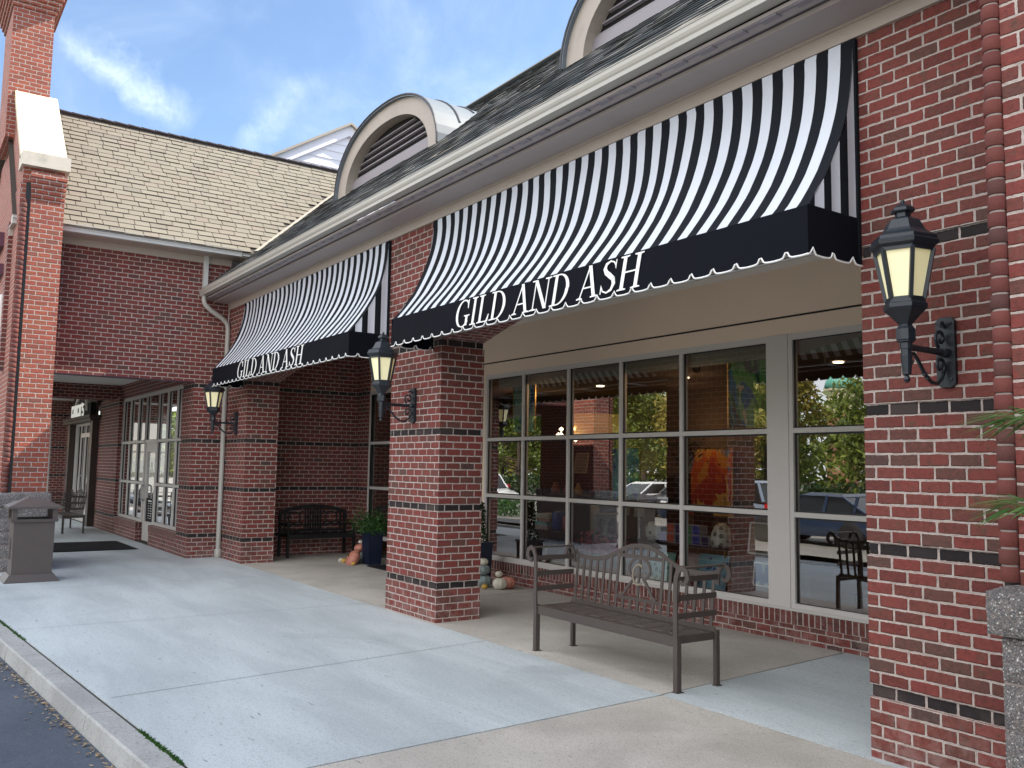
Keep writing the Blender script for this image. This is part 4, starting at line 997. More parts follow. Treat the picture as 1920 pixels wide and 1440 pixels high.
# ================================================================== BENCHES
def make_bench(label, mat='bronze', emblem=True):
    b = thing('park_bench', label, 'bench', (0, 0, 0)); W_ = 1.975; yf, ybk = 0.0, .50
    # back panel leans a little: y grows with z
    def by(z): return ybk - .045 + max(0, z - .45) * .10
    TOP = [(.0, 1.0), (.05, .965), (.12, .955), (.25, .950), (.38, .955), (.50, .980), (.62, 1.03), (.74, 1.085), (.86, 1.12), (.9875, 1.13)]
    TOP = TOP + [(W_ - x, z) for x, z in TOP[::-1][1:]]
    def topz(x):
        for (x0, z0), (x1, z1) in zip(TOP, TOP[1:]):
            if x0 <= x <= x1: return z0 + (z1 - z0) * (x - x0) / (x1 - x0)
        return .95
    mb = MB()
    xs_ = [W_ * i / 60 for i in range(61)]
    for x0, x1 in zip(xs_, xs_[1:]):
        z0, z1 = topz(x0), topz(x1); t = .045
        mb.quad([(x0, by(z0), z0 - t), (x1, by(z1), z1 - t), (x1, by(z1), z1), (x0, by(z0), z0)])
        mb.quad([(x1, by(z1) + .012, z1 - t), (x0, by(z0) + .012, z0 - t), (x0, by(z0) + .012, z0), (x1, by(z1) + .012, z1)])
        mb.quad([(x0, by(z0), z0), (x1, by(z1), z1), (x1, by(z1) + .012, z1), (x0, by(z0) + .012, z0)])
        mb.quad([(x1, by(z1), z1 - t), (x0, by(z0), z0 - t), (x0, by(z0) + .012, z0 - t), (x1, by(z1) + .012, z1 - t)])
    mb.build('top_rail', mat, b)
    def slat(parent, x, z0, z1, w_=.034):
        s_ = MB(); s_.quad([(x - w_ / 2, by(z0), z0), (x + w_ / 2, by(z0), z0), (x + w_ / 2, by(z1), z1), (x - w_ / 2, by(z1), z1)])
        s_.quad([(x + w_ / 2, by(z0) + .01, z0), (x - w_ / 2, by(z0) + .01, z0), (x - w_ / 2, by(z1) + .01, z1), (x + w_ / 2, by(z1) + .01, z1)])
        for sg in (-1, 1): s_.quad([(x + sg * w_ / 2, by(z0), z0), (x + sg * w_ / 2, by(z0) + .01, z0), (x + sg * w_ / 2, by(z1) + .01, z1), (x + sg * w_ / 2, by(z1), z1)][::sg])
        return s_.build('slat', mat, parent)
    c = W_ / 2
    for i in range(7):
        for sg in (-1, 1): x = c + sg * (.31 + .105 * i); slat(b, x, .46, topz(min(max(x, .01), W_ - .01)) - .03)
    mb = MB()
    def flat(x0, z0, x1, z1, h):
        mb.quad([(x0, by(z0) - .001, z0 - h / 2), (x1, by(z1) - .001, z1 - h / 2), (x1, by(z1) - .001, z1 + h / 2), (x0, by(z0) - .001, z0 + h / 2)]); mb.quad([(x1, by(z1) + .011, z1 - h / 2), (x0, by(z0) + .011, z0 - h / 2), (x0, by(z0) + .011, z0 + h / 2), (x1, by(z1) + .011, z1 + h / 2)])
    flat(c - .29, .60, c + .29, .60, .035); flat(c - .29, 1.0, c - .29 + .58, 1.0, .035); flat(0, .475, W_, .475, .04)
    mb.build('panel_rail', mat, b)
    for k in range(5): slat(b, c - .21 + .105 * k, .46, .59); slat(b, c - .21 + .105 * k, 1.01, topz(c - .21 + .105 * k) - .03, .026)
    def strokes(name, pts, w_, m_, dy=0):
        q = MB()
        for pg in path([(p[0], p[1]) for p in pts], [w_] * len(pts) if not isinstance(w_, list) else w_):
            A_ = [(c + a, by(z) - .004 + dy, z) for a, z in pg]; B_ = [(c + a, by(z) + .008 + dy, z) for a, z in pg]
            q.quad(A_); q.quad(B_[::-1])
            for i in range(4): j = (i + 1) % 4; q.quad([A_[j], A_[i], B_[i], B_[j]])
        return q
    if emblem:
        circ = [(.145 * math.cos(R(a)) * 1.0, .885 + .105 * math.sin(R(a))) for a in range(-60, 241, 12)]
        q = strokes('r', circ, .026, mat); 
        for seg in ([(.055, .80), (.10, .76), (.155, .70), (.20, .64), (.245, .615)], [(-.055, .80), (-.10, .76), (-.155, .70), (-.20, .64), (-.245, .615)], [(0, .985), (0, .62)]):
            e = strokes('r', seg, .028, mat, dy=.0006); base = len(q.v); q.v += e.v; q.f += [tuple(i + base for i in f) for f in e.f]; q.uv += e.uv; q.mi += e.mi
        q.build('letter_emblem', mat, b)
        q = strokes('c', [(.0 + .075 * math.cos(R(a)) - .0, .835 + .095 * math.sin(R(a))) for a in range(50, 311, 10)], .017, 'emblem', -.012); q.build('letter_emblem', simple('emblem_gold', (.20, .17, .12), .4), b)
    # seat: slotted plate with dropped apron
    mb = MB(); nX = 9; z = .452
    mb.box(0, W_, .0, .09, z - .006, z); mb.box(0, W_, .40, .47, z - .006, z)
    for i in range(nX + 1): x = .03 + (W_ - .06) * i / nX; mb.box(x - .018, x + .018, .09, .40, z - .0065, z + .0)
    for k in range(1, 7): mb.box(0.02, W_ - .02, .09 + .31 * k / 7 - .011, .09 + .31 * k / 7 + .011, z - .0055, z + .001)
    mb.box(0, W_, -.004, .006, z - .085, z + .001); mb.box(0, .006, 0, .47, z - .06, z); mb.box(W_ - .006, W_, 0, .47, z - .06, z)
    mb.build('seat', mat, b)
    for x in (0.0, W_):
        mb = MB(); mb.box(x - .024, x + .024, -.02, .03, 0.004, .46); mb.box(x - .032, x + .032, -.03, .05, 0, .006); mb.build('leg', mat, b)
        mb = MB(); mb.box(x - .020, x + .020, .46, .50, 0.004, .47); mb.box(x - .028, x + .028, .45, .52, 0, .006); mb.build('leg', mat, b)
        # front post rising into an outward scroll
        sg = -1 if x == 0 else 1
        pts = [(x, .46), (x, .60), (x, .74), (x + sg * .002, .86), (x + sg * .010, .95), (x + sg * .035, 1.005), (x + sg * .080, 1.03), (x + sg * .125, 1.005), (x + sg * .140, .95), (x + sg * .115, .905), (x + sg * .080, .895), (x + sg * .062, .925)]
        for yy, nm in ((-.018, 'arm_scroll'), (ybk - .01, 'arm_scroll')):
            if yy > 0: pts2 = [(p[0], p[1]) for p in pts[3:]]
            else: pts2 = pts
            ws = [.046] * (len(pts2) - 3) + [.040, .034, .028]; q = MB()
            for pg in path(pts2, ws):
                A_ = [(a, yy - .004, z_) for a, z_ in pg]; B_ = [(a, yy + .014, z_) for a, z_ in pg]; q.quad(A_); q.quad(B_[::-1])
                for i in range(4): j = (i + 1) % 4; q.quad([A_[j], A_[i], B_[i], B_[j]])
            q.build(nm, mat, b)
        for z_, xo, w_ in ((1.030, sg * .06, .06), (.925, sg * .01, .012), (.77, 0, .012), (.62, 0, .012)):
            mb = MB(); mb.box(x + xo - w_ / 2, x + xo + w_ / 2, .0, ybk + (.0 if z_ > 1 else -.02), z_ - (.006 if z_ > 1 else .024), z_ + (.006 if z_ > 1 else .024)); mb.build('arm_rest' if z_ > 1 else 'arm_slat', mat, b)
    return b
bench = make_bench('bronze metal bench with scroll arms and initials on its back, before the shop window')
bench2 = copy_tree(bench)
bench['group'] = bench2['group'] = 'bronze scroll-arm benches'
bench.location = (1.87, .095, 0)
bench2.location = (-17.7, -1.75, 0); bench2['label'] = 'dark metal bench seen end-on in the far covered walk'
# dark bench in the entrance recess, faces +X
d = thing('park_bench', 'black metal bench with arched back in the shaded entrance recess', 'bench', (-8.2, 1.08, 0))
mb = MB(); Y0_, Y1_ = 1.10, 2.50
for y in (Y0_, Y1_):
    mb = MB()
    for x in (-8.18, -7.70): mb.box(x - .025, x + .025, y - .025, y + .025, 0, .44 if x > -8 else .9)
    mb.box(-8.155, -7.68, y - .03, y + .03, .63, .66); mb.box(-7.73, -7.69, y - .02, y + .02, .44, .63); mb.box(-8.155, -7.725, y - .02, y + .02, .40, .44)
    mb.build('side_frame', 'blackmetal', d)
mb = MB(); 
for k in range(7): mb.box(-8.13 + k * .065, -8.085 + k * .065, Y0_, Y1_, .43, .45)
mb.box(-7.70, -7.68, Y0_, Y1_, .37, .44); mb.build('seat', 'blackmetal', d)
mb = MB(); yc = (Y0_ + Y1_) / 2; n = 30
tz = lambda y: .90 + .12 * (1 - ((y - yc) / .7) ** 2)
for i in range(n):
    a_, b_ = Y0_ + (Y1_ - Y0_) * i / n, Y0_ + (Y1_ - Y0_) * (i + 1) / n; mb.bar((-8.19, a_, tz(a_) - .03), (-8.19, b_, tz(b_) - .03), .02, .07)
mb.bar((-8.17, Y0_, .50), (-8.17, Y1_, .50), .02, .05); mb.bar((-8.18, Y0_, .62), (-8.18, Y1_, .62), .02, .03)
for k in range(-3, 4): mb.bar((-8.175, yc + k * .055, .5), (-8.19, yc + k * .055, tz(yc) - .04), .016, .03, (0, 1, 0))
for s_ in (-1, 1):
    mb.tube([(-8.185, yc + s_ * .40 + .13 * math.cos(R(a)), .76 + .11 * math.sin(R(a))) for a in range(0, 361, 15)], .014, 6)
    for a in (45, 135, 225, 315): mb.bar((-8.185, yc + s_ * .40 + .12 * math.cos(R(a)), .76 + .10 * math.sin(R(a))), (-8.185, yc + s_ * .40 + .26 * math.cos(R(a)), .76 + .19 * math.sin(R(a))), .014, .03, (0, 1, 0))
    mb.bar((-8.185, yc + s_ * .60, .5), (-8.19, yc + s_ * .60, .93), .016, .04, (0, 1, 0))
mb.build('backrest', 'blackmetal', d)

# ================================================================== LITTER BIN
M['bin_paint'] = paint('taupe_powder_coat', (.092, .074, .068), .5, 7, .15, .0006, dirt=.35)
t = thing('litter_bin', 'square bronze metal litter bin with hipped lid on the sidewalk', 'litter bin', (-6.4, -3.53, 0))
cx, cy = -6.42, -3.53
def frustum(mb, hx0, hy0, z0, hx1, hy1, z1):
    a = [(cx - hx0, cy - hy0, z0), (cx + hx0, cy - hy0, z0), (cx + hx0, cy + hy0, z0), (cx - hx0, cy + hy0, z0)]; b = [(cx - hx1, cy - hy1, z1), (cx + hx1, cy - hy1, z1), (cx + hx1, cy + hy1, z1), (cx - hx1, cy + hy1, z1)]
    for i in range(4): j = (i + 1) % 4; mb.quad([a[i], a[j], b[j], b[i]])
    mb.quad(a[::-1]); mb.quad(b)
mb = MB(); frustum(mb, .375, .375, 0, .375, .375, .012); frustum(mb, .375, .375, .012, .30, .30, .115); mb.build('base', 'bin_paint', t)
mb = MB(); frustum(mb, .275, .275, .11, .28, .28, .90); mb.build('body', 'bin_paint', t)
mb = MB(); frustum(mb, .315, .315, .90, .325, .325, .945); mb.build('collar', 'bin_paint', t)
for sx in (-1, 1):
    for sy in (-1, 1): mb = MB(); mb.box(cx + sx * .275 - .035, cx + sx * .275 + .035, cy + sy * .275 - .035, cy + sy * .275 + .035, .945, 1.10); mb.build('post', 'bin_paint', t)
mb = MB(); frustum(mb, .24, .24, .90, .24, .24, .95); mb.build('liner_rim', 'black', t)
mb = MB(); frustum(mb, .37, .37, 1.10, .37, .37, 1.135); frustum(mb, .37, .37, 1.135, .11, .11, 1.255); frustum(mb, .10, .10, 1.255, .085, .085, 1.268); mb.build('lid', 'bin_paint', t)
q = MB()    # raised interlaced emblem on the street-side face
for pts in ([(-.0 + .07 * math.cos(R(a)), .56 + .10 * math.sin(R(a))) for a in range(-70, 251, 16)], [(.03, .46), (.06, .38), (.10, .33)], [(-.03, .46), (-.06, .38), (-.10, .33)], [(0, .66), (0, .34)]):
    for pg in path(pts, [.018] * len(pts)): q.prism(pg, lambda a, b: (cx + a, cy - .288, b), lambda a, b: (cx + a, cy - .270, b))
q.build('emblem', 'bin_paint', t)

# ================================================================== ENTRANCE PLANTERS, PUMPKINS, MATS
def planter(x, y, w_, h, label, kind):
    p = thing('planter', label, 'planter', (x, y, 0)); mb = MB(); a, b = w_ * .42, w_ * .5
    A_ = [(x - a, y - a, 0), (x + a, y - a, 0), (x + a, y + a, 0), (x - a, y + a, 0)]; B_ = [(x - b, y - b, h), (x + b, y - b, h), (x + b, y + b, h), (x - b, y + b, h)]
    for i in range(4): j = (i + 1) % 4; mb.quad([A_[i], A_[j], B_[j], B_[i]])
    mb.box(x - b - .012, x + b + .012, y - b - .012, y + b + .012, h - .03, h); mb.build('pot', 'navy', p)
    if kind == 'fern':
        mb = MB(); mb.leaves(lambda: (x + random.gauss(0, .17) - .03, y + random.gauss(0, .16), h + .02 + abs(random.gauss(0, .17)) - .10 * random.random()), 1500, .06); mb.build('foliage', 'leaf_fern', p)
    elif kind == 'topiary':
        mb = MB(); mb.tube([(x, y, h), (x + .01, y, h + .5), (x, y, h + 1.1)], .016, 6); mb.build('stem', 'bark', p)
        for r_, zz_ in ((.19, h + .42), (.16, h + .92)):
            mb = MB()
            def fn():
                v = Vector((random.gauss(0, 1), random.gauss(0, 1), random.gauss(0, 1))).normalized() * r_ * random.uniform(.75, 1.08); return (x + v.x, y + v.y, zz_ + v.z)
            mb.leaves(fn, 1000, .045); mb.build('foliage', 'leaf_dark', p)
    elif kind == 'box':
        mb = MB()
        def fn():
            z = random.random(); r_ = .16 * (1 - z * .55) * random.uniform(.4, 1.05); a = random.uniform(0, 6.28); return (x + r_ * math.cos(a), y + r_ * math.sin(a), h + .62 * z)
        mb.leaves(fn, 1300, .05); mb.build('foliage', 'leaf_dark', p)
    return p
planter(-6.02, 2.10, .30, .62, 'navy square planter with a bushy green fern by the shop entrance', 'fern')
planter(-5.70, 2.52, .34, .80, 'tall navy planter with clipped ball topiary left of the shop door', 'topiary')
planter(-2.72, 2.35, .32, .66, 'dark planter with upright clipped shrub behind the middle pier', 'box')
def pumpkin(x, y, z, r, flat, c, label, tilt=0, ribs=9, group=None, name='pumpkin'):
    mname = 'pumpkin_%d%d%d' % tuple(int(k * 99) for k in c); simple(mname, c, .45, 0, .12, 18)
    p = thing(name, label, 'pumpkin' if name == 'pumpkin' else 'gourd', (x, y, z), group); mb = MB(); n = 14; prof = []
    for i in range(n + 1):
        a = -PI / 2 + PI * i / n; rr = math.cos(a); zz_ = math.sin(a) * flat - (.16 * flat * math.exp(-(rr / .28) ** 2) if a > 0 else -.10 * flat * math.exp(-(rr / .3) ** 2)); prof.append((max(rr, .001) * r, r * (zz_ + flat * .92)))
    mb.lathe(prof, (x, y, z), 54, fn=lambda a: 1 - .085 * (1 - abs(math.sin(a * ribs / 2))) ** 1.4)
    o = mb.build('flesh', mname, p, True)
    mb = MB(); zt_ = z + r * flat * 1.72; mb.tube([(x, y, zt_), (x + r * .05, y, zt_ + r * .15), (x + r * .15, y + r * .03, zt_ + r * .27)], [r * .11, r * .06, r * .08], 7); mb.build('stem', simple('pumpkin_stem', (.10, .085, .03), .8), p, True)
    if tilt: p.rotation_euler = (R(tilt), R(-tilt * .3), 0)
    return p
PK = (.50, .20, .14); GY = (.22, .27, .26); WH = (.62, .58, .47); YE = (.55, .33, .06)
pumpkin(-6.14, 1.86, .05, .175, .62, PK, 'big ribbed pink pumpkin leaning on the planter, front of the pile', 55)
pumpkin(-6.40, 2.05, 0, .15, .72, GY, 'blue-grey ribbed pumpkin stacked behind the pink pumpkin', 0)
pumpkin(-6.40, 2.05, .205, .115, .7, PK, 'small pink pumpkin topmost on the blue-grey pumpkin', 12)
pumpkin(-6.38, 2.03, .355, .045, .8, WH, 'tiny white pumpkin perched on the top pink pumpkin', 0)
pumpkin(-6.36, 1.80, 0, .060, .75, WH, 'small cream gourd beside the big pink pumpkin', 20)
pumpkin(-6.52, 1.78, 0, .052, .8, YE, 'small yellow and white gourd in the middle of the gourd row', 15)
pumpkin(-6.66, 1.78, 0, .050, .8, WH, 'small striped cream gourd leftmost on the floor', 30)
pumpkin(-6.36, 1.90, .16, .045, .8, YE, 'yellow gourd resting against the grey pumpkin', 20)
pumpkin(-6.02, 1.74, 0, .045, .75, YE, 'little orange-yellow gourd in front of the big pink pumpkin', 20)
pumpkin(-5.62, 2.30, .80, .05, .8, WH, 'tiny white pumpkin on the rim of the tall navy planter, left one', 0)
pumpkin(-5.53, 2.42, .80, .055, .8, WH, 'tiny white pumpkin on the rim of the tall navy planter, right one', 0)
pumpkin(-2.38, 2.22, 0, .135, .74, GY, 'blue-grey pumpkin on the floor just behind the middle pier', 0)
pumpkin(-2.38, 2.22, .185, .115, .72, GY, 'grey-green pumpkin stacked on the blue-grey one behind the pier', 8)
pumpkin(-2.37, 2.21, .335, .075, .75, WH, 'cream pumpkin topmost of the stack behind the pier', 0)
pumpkin(-2.04, 2.30, 0, .115, .80, WH, 'white ribbed pumpkin on the floor right of the grey stack', 0)
pumpkin(-2.06, 2.46, 0, .125, .78, PK, 'pale pink pumpkin behind the white pumpkin', 0)
pumpkin(-2.16, 2.36, .17, .060, .78, WH, 'small white pumpkin sitting on top between white and grey ones', 0)
pumpkin(-2.18, 2.12, 0, .050, .8, YE, 'knobbly yellow gourd in front of the white pumpkin', 10)
def mat_(name, x0, x1, y0, y1, label):
    mb = MB(); mb.box(x0, x1, y0, y1, .004, .012); t = thing(name, label, 'door mat', (x0, y0, 0)); mb.build('base', 'rubber', t)
    mb = MB(); n = int((x1 - x0) / .05)
    for i in range(n): x = x0 + (i + .3) * (x1 - x0) / n; mb.box(x, x + .022, y0 + .03, y1 - .03, .012, .018)
    mb.build('ribs', 'rubber', t)
mat_('door_mat', -12.95, -10.75, -2.75, -1.0, 'long black ribbed mat lying in the far covered walk')
mat_('door_mat', -5.75, -4.4, 1.85, 2.70, 'black mat in front of the shop entrance door')

# ================================================================== CHICO'S SHOPFRONT
s = thing('sign_surround', 'dark wood door surround with arched pediment over the far shop entrance', 'shopfront', (-20.4, -.62, 0))
mb = MB(); mb.box(-18.55, -18.2, -.78, -.60, 0, 3.0); mb.box(-22.4, -22.1, -.78, -.60, 0, 3.0); mb.box(-22.9, -18.1, -.86, -.60, 2.98, 3.14); mb.box(-22.7, -17.9, -.92, -.60, 3.06, 3.14)
mb.box(-22.4, -18.4, -.66, -.60, 3.14, 3.85); mb.build('surround', 'darkwood', s)
mb = MB(); mb.tube([(-20.0 + 1.0 * math.cos(R(a)), -.81, 3.30 + .50 * math.sin(R(a))) for a in range(0, 181, 12)], .045, 6); mb.build('pediment_arch', 'frame', s)
mb = MB(); mb.box(-21.6, -18.5, -.80, -.66, 3.14, 3.52); mb.build('sign_box', 'black', s)
def block_text(parent, x0, x1, z0, z1, y):
    G_ = {'C': [(0, 0, .17, 1), (.17, 0, .66, .16), (.17, .84, .66, 1), (.49, .16, .66, .30), (.49, .70, .66, .84)], 'H': [(0, 0, .17, 1), (.49, 0, .66, 1), (.17, .42, .49, .58)], 'I': [(0, 0, .18, 1)],
          'O': [(0, 0, .17, 1), (.49, 0, .66, 1), (.17, 0, .49, .16), (.17, .84, .49, 1)], "'": [(0, .78, .13, 1.12)], 'S': [(0, 0, .62, .16), (.45, .16, .62, .42), (0, .42, .62, .58), (0, .58, .17, .84), (0, .84, .62, 1)]}
    AD = {'C': .98, 'H': .98, 'I': .44, 'O': .98, "'": .28, 'S': .9}; T = "CHICO'S"; tot = sum(AD[c] for c in T); kx = (x1 - x0) / tot; x = 0; mb = MB()
    for c in T:
        for a, b, e, f in G_[c]: mb.box(x0 + (x + a) * kx, x0 + (x + e) * kx, y - .02, y, z0 + b * (z1 - z0), z0 + f * (z1 - z0))
        x += AD[c]
    return mb.build('sign_letters', emis('sign_white_glow', (1, .98, .9), .16, (.85, .85, .80)), parent)  # faint glow added so the letters show in the dim walk
block_text(s, -21.05, -18.85, 3.15, 3.50, -.90)
window_grid(s, [-22.05, -21.1, -20.3, -19.35, -18.6], [.06, 2.95], -.60, fw=.08, edge=.12)
mb = MB(); mb.box(-21.06, -19.39, -.602, -.55, .08, .42); mb.box(-21.06, -19.39, -.601, -.55, 2.55, 2.68)
mb.build('door_rail', 'frame', s)
mb = MB(); mb.tube([(-20.45, -.64, .9), (-20.45, -.70, .95), (-20.45, -.70, 1.35), (-20.45, -.64, 1.4)], .02, 8); mb.build('handle', 'steel', s)

# ================================================================== SHOP INTERIORS
room = thing('shop_interior', 'warm dim shop room seen through the big window', 'room', (-1, 3, 0)); 
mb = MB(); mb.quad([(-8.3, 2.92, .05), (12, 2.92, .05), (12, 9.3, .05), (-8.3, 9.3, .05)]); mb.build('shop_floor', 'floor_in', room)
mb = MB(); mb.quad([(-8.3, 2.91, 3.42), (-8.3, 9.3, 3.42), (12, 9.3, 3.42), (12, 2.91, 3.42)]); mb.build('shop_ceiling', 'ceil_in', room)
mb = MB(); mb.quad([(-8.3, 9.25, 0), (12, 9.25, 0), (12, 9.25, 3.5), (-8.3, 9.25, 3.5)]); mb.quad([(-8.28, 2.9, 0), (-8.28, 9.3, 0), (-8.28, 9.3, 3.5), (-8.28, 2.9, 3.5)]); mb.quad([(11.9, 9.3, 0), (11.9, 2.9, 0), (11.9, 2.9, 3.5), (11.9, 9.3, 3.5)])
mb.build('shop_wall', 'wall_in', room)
mb = MB(); mb.box(-3.1, 2.6, 2.93, 2.96, 3.16, 3.40); mb.box(2.95, 5.8, 2.93, 2.96, 3.16, 3.40); mb.build('roller_blind', simple('blind', (.42, .44, .38), .8), room)
mb = MB(); mb.box(-5.2, -1.2, 7.3, 7.5, 0, 3.42); mb.build('partition', simple('pale_partition', (.16, .115, .08), .9), room)
mb = MB()
for i, (x, y) in enumerate([(x, y) for x in (-6, -3.6, -1.4, .4, 1.6, 3.4, 5.2) for y in (4.0, 5.6, 8.2)]): mb.lathe([(.075, 3.40), (.075, 3.418)], (x, y, 0), 14)
mb.build('downlight', 'downlight', room)
mb = MB(); mb.lathe([(.09, 3.38), (.09, 3.42)], (.1, 4.3, 0), 16); mb.lathe([(.0, 3.27), (.04, 3.285), (.06, 3.32), (.06, 3.38)], (.1, 4.3, 0), 16); mb.build('ceiling_camera', 'rubber', room)
def plight(x, y, z, e, r=.15):
    l = bpy.data.lights.new('shop_light', 'POINT'); l.energy = e; l.color = (1, .62, .32); l.shadow_soft_size = r; o = bpy.data.objects.new('shop_light', l); col.objects.link(o); o.location = (x, y, z)
plight(-1.0, 5.4, 3.0, 1.4); plight(-5.5, 5.2, 3.0, 1.8); plight(3.6, 5.2, 3.0, 1); plight(-2.3, 6.7, 2.6, 2.6); plight(-1.8, 3.45, 3.1, 5); plight(1.2, 3.5, 3.1, 5); plight(4.2, 3.9, 3.0, 1.5); plight(-13, 2.2, 3.0, 3); plight(-25.5, -2.2, 2.6, 6)  # the pair just inside the glass is added to brighten the goods
# wing shops: simple rooms
r2 = thing('shop_interior', 'dim neighbouring shop room behind the tall far window grid', 'room', (-12, 0, 0))
mb = MB(); mb.quad([(-8.9, -.15, .04), (-8.9, 4.5, .04), (-23, 4.5, .04), (-23, -.15, .04)]); mb.build('shop_floor', simple('pale_floor', (.16, .155, .15), .5), r2)
mb = MB(); mb.quad([(-23, 4.4, 0), (-8.7, 4.4, 0), (-8.7, 4.4, 3.6), (-23, 4.4, 3.6)]); mb.quad([(-8.75, 4.5, 0), (-8.75, -.2, 0), (-8.75, -.2, 3.6), (-8.75, 4.5, 3.6)]); mb.quad([(-23, -.1, 3.5), (-8.7, -.1, 3.5), (-8.7, 4.5, 3.5), (-23, 4.5, 3.5)][::-1]); mb.build('shop_wall', simple('grey_room', (.10, .09, .085), .9), r2)
mb = MB(); mb.quad([(-26, -3.8, 2.0), (-26, -.6, 2.0), (-26, -.6, 3.4), (-26, -3.8, 3.4)]); mb.build('yellow_wall', simple('yellow_room', (.30, .20, .06), .9), r2)
mb = MB(); mb.box(-24.35, -24.15, -1.55, -1.25, .35, 1.05); tag(mb.build('shopping_bag', simple('magenta', (.42, .02, .16), .6)), 'magenta bag standing in the far end window', 'bag')

def abstract_mat(name, stops, sc=2.5, seed=0.0):
    m = new_mat(name); g = G(m); mp = g.n('ShaderNodeMapping'); mp.inputs['Location'].default_value = (seed, seed * 2, seed); mp.inputs['Scale'].default_value = (1, 1, .6); g.l(g.pos(), mp.inputs[0])
    v = g.n('ShaderNodeTexVoronoi'); v.inputs['Scale'].default_value = sc * 2; v.inputs['Randomness'].default_value = 1
    nz = g.n('ShaderNodeTexNoise'); nz.inputs['Scale'].default_value = sc; nz.inputs['Detail'].default_value = 3; nz.inputs['Distortion'].default_value = 1.6; g.l(mp.outputs[0], nz.inputs['Vector'])
    ad = g.n('ShaderNodeVectorMath', operation='ADD'); g.l(mp.outputs[0], ad.inputs[0]); g.l(nz.outputs['Color'], ad.inputs[1]); g.l(ad.outputs[0], v.inputs['Vector'])
    sp = g.n('ShaderNodeSeparateColor'); g.l(v.outputs['Color'], sp.inputs[0]); c = g.ramp(sp.outputs[0], stops, 'CONSTANT'); g.out(c, .6); M[name] = m; return m
abstract_mat('art_green', [(0, (.03, .20, .07)), (.25, (.02, .16, .30)), (.45, (.12, .36, .12)), (.62, (.30, .45, .40)), (.78, (.02, .08, .06)), (.9, (.5, .45, .30))], 2.2)
abstract_mat('art_blue', [(0, (.02, .10, .28)), (.3, (.06, .30, .40)), (.6, (.03, .22, .10)), (.8, (.25, .45, .42))], 2.4, 3)
abstract_mat('art_warm', [(0, (.75, .30, .04)), (.3, (.7, .12, .02)), (.5, (.85, .5, .12)), (.7, (.15, .22, .28)), (.85, (.5, .05, .03))], 1.8, 5)
def art(x0, x1, y, z0, z1, mat, label, lean=0.0, frame='brass'):
    p = thing('painting', label, 'painting', ((x0 + x1) / 2, y, z0)); mb = MB(); mb.quad([(x0, y, z0), (x1, y, z0), (x1, y + lean, z1), (x0, y + lean, z1)]); mb.build('canvas', mat, p)
    mb = MB(); t = .02
    for q in (((x0, z0), (x1, z0)), ((x0, z1), (x1, z1)), ((x0, z0), (x0, z1)), ((x1, z0), (x1, z1))):
        yy = lambda z: y + lean * (z - z0) / (z1 - z0); mb.bar((q[0][0], yy(q[0][1]), q[0][1]), (q[1][0], yy(q[1][1]), q[1][1]), t, t)
    mb.build('frame', frame, p); return p
art(1.68, 2.55, 3.20, 2.36, 3.22, 'art_green', 'large green and blue abstract painting hanging high at the right of the window')
art(-3.05, -2.42, 3.20, 2.42, 3.24, 'art_blue', 'tall blue-green abstract hanging at the left end of the window')
art(-.58, .02, 3.25, 1.40, 2.15, 'art_blue', 'teal abstract canvas standing behind the middle panes')
art(-2.9, -1.75, 7.2, 1.0, 2.25, 'art_warm', 'orange abstract painting lit on the far back wall', 0)
# display tables of glass and brass with goods
def shelf_unit(x0, x1, y0, y1, zs_, label, mat='glass', post='brass'):
    u = thing('display_table', label, 'display table', ((x0 + x1) / 2, y0, .05))
    for z in zs_: mb = MB(); mb.box(x0, x1, y0, y1, z - .02, z); mb.build('shelf', simple('smoked_shelf', (.05, .05, .055), .15), u)
    for x in (x0 + .03, x1 - .03):
        for y in (y0 + .03, y1 - .03): mb = MB(); mb.box(x - .012, x + .012, y - .012, y + .012, .05, zs_[-1]); mb.build('leg', post, u)
    return u
shelf_unit(-2.75, -1.55, 3.22, 3.72, [.42, .86], 'brass-legged display table at the left window panes')
shelf_unit(-1.30, .0, 3.22, 3.72, [.86], 'brass-legged display table behind the third pane')
shelf_unit(.05, 1.60, 3.22, 3.72, [.42, .87], 'brass-legged display table stacked with coloured boxes')
def item(name, mb, mat, label, cat, group=None, smooth=False): o = mb.build(name, mat if isinstance(mat, (str, list)) else mat, None, smooth); return tag(o, label, cat, group)
def vase(x, y, z, prof, mat, label, name='vase', cat='vase', n=20):
    mb = MB(); mb.lathe(prof, (x, y, z), n); o = mb.build(name, mat, None, True); return tag(o, label, cat)
rb_ = random.Random(11)
C3 = {'red': (.55, .10, .06), 'navy': (.01, .02, .10), 'green': (.03, .26, .10), 'purple': (.12, .06, .30), 'blue': (.02, .06, .35)}
for i, (cc, row_) in enumerate([('purple', 0), ('red', 0), ('navy', 0), ('green', 0), ('blue', 0), ('red', 1), ('navy', 1), ('green', 1), ('blue', 1), ('navy', 2)]):
    k = i if row_ == 0 else (i - 4 if row_ == 1 else 5); x = .34 + k * .155; z = .87 + (.13 if row_ == 1 else 0)
    mb = MB(); mb.box(x, x + .135, 3.30, 3.44, z, z + .125, 1); mb.box(x + .008, x + .127, 3.298, 3.2995, z + .008, z + .117, 0)
    pos_ = ('bottom', 'upper', 'bottom')[row_]
    tag(mb.build('gift_box', [simple('box_' + cc, C3[cc], .5), simple('box_edge', (.35, .36, .40), .5)]), '%s square gift box, %s row, number %d from the left on the display table' % (cc, pos_, k + 1), 'box', 'coloured gift boxes in the window')
def honey(name, c, c2):
    m = new_mat(name); g = G(m); v = g.n('ShaderNodeTexVoronoi'); v.inputs['Scale'].default_value = 11; g.l(g.pos(), v.inputs['Vector']); g.out(g.mix(g.sstep(v.outputs['Distance'], .32, .36), c, c2), .4); M[name] = m
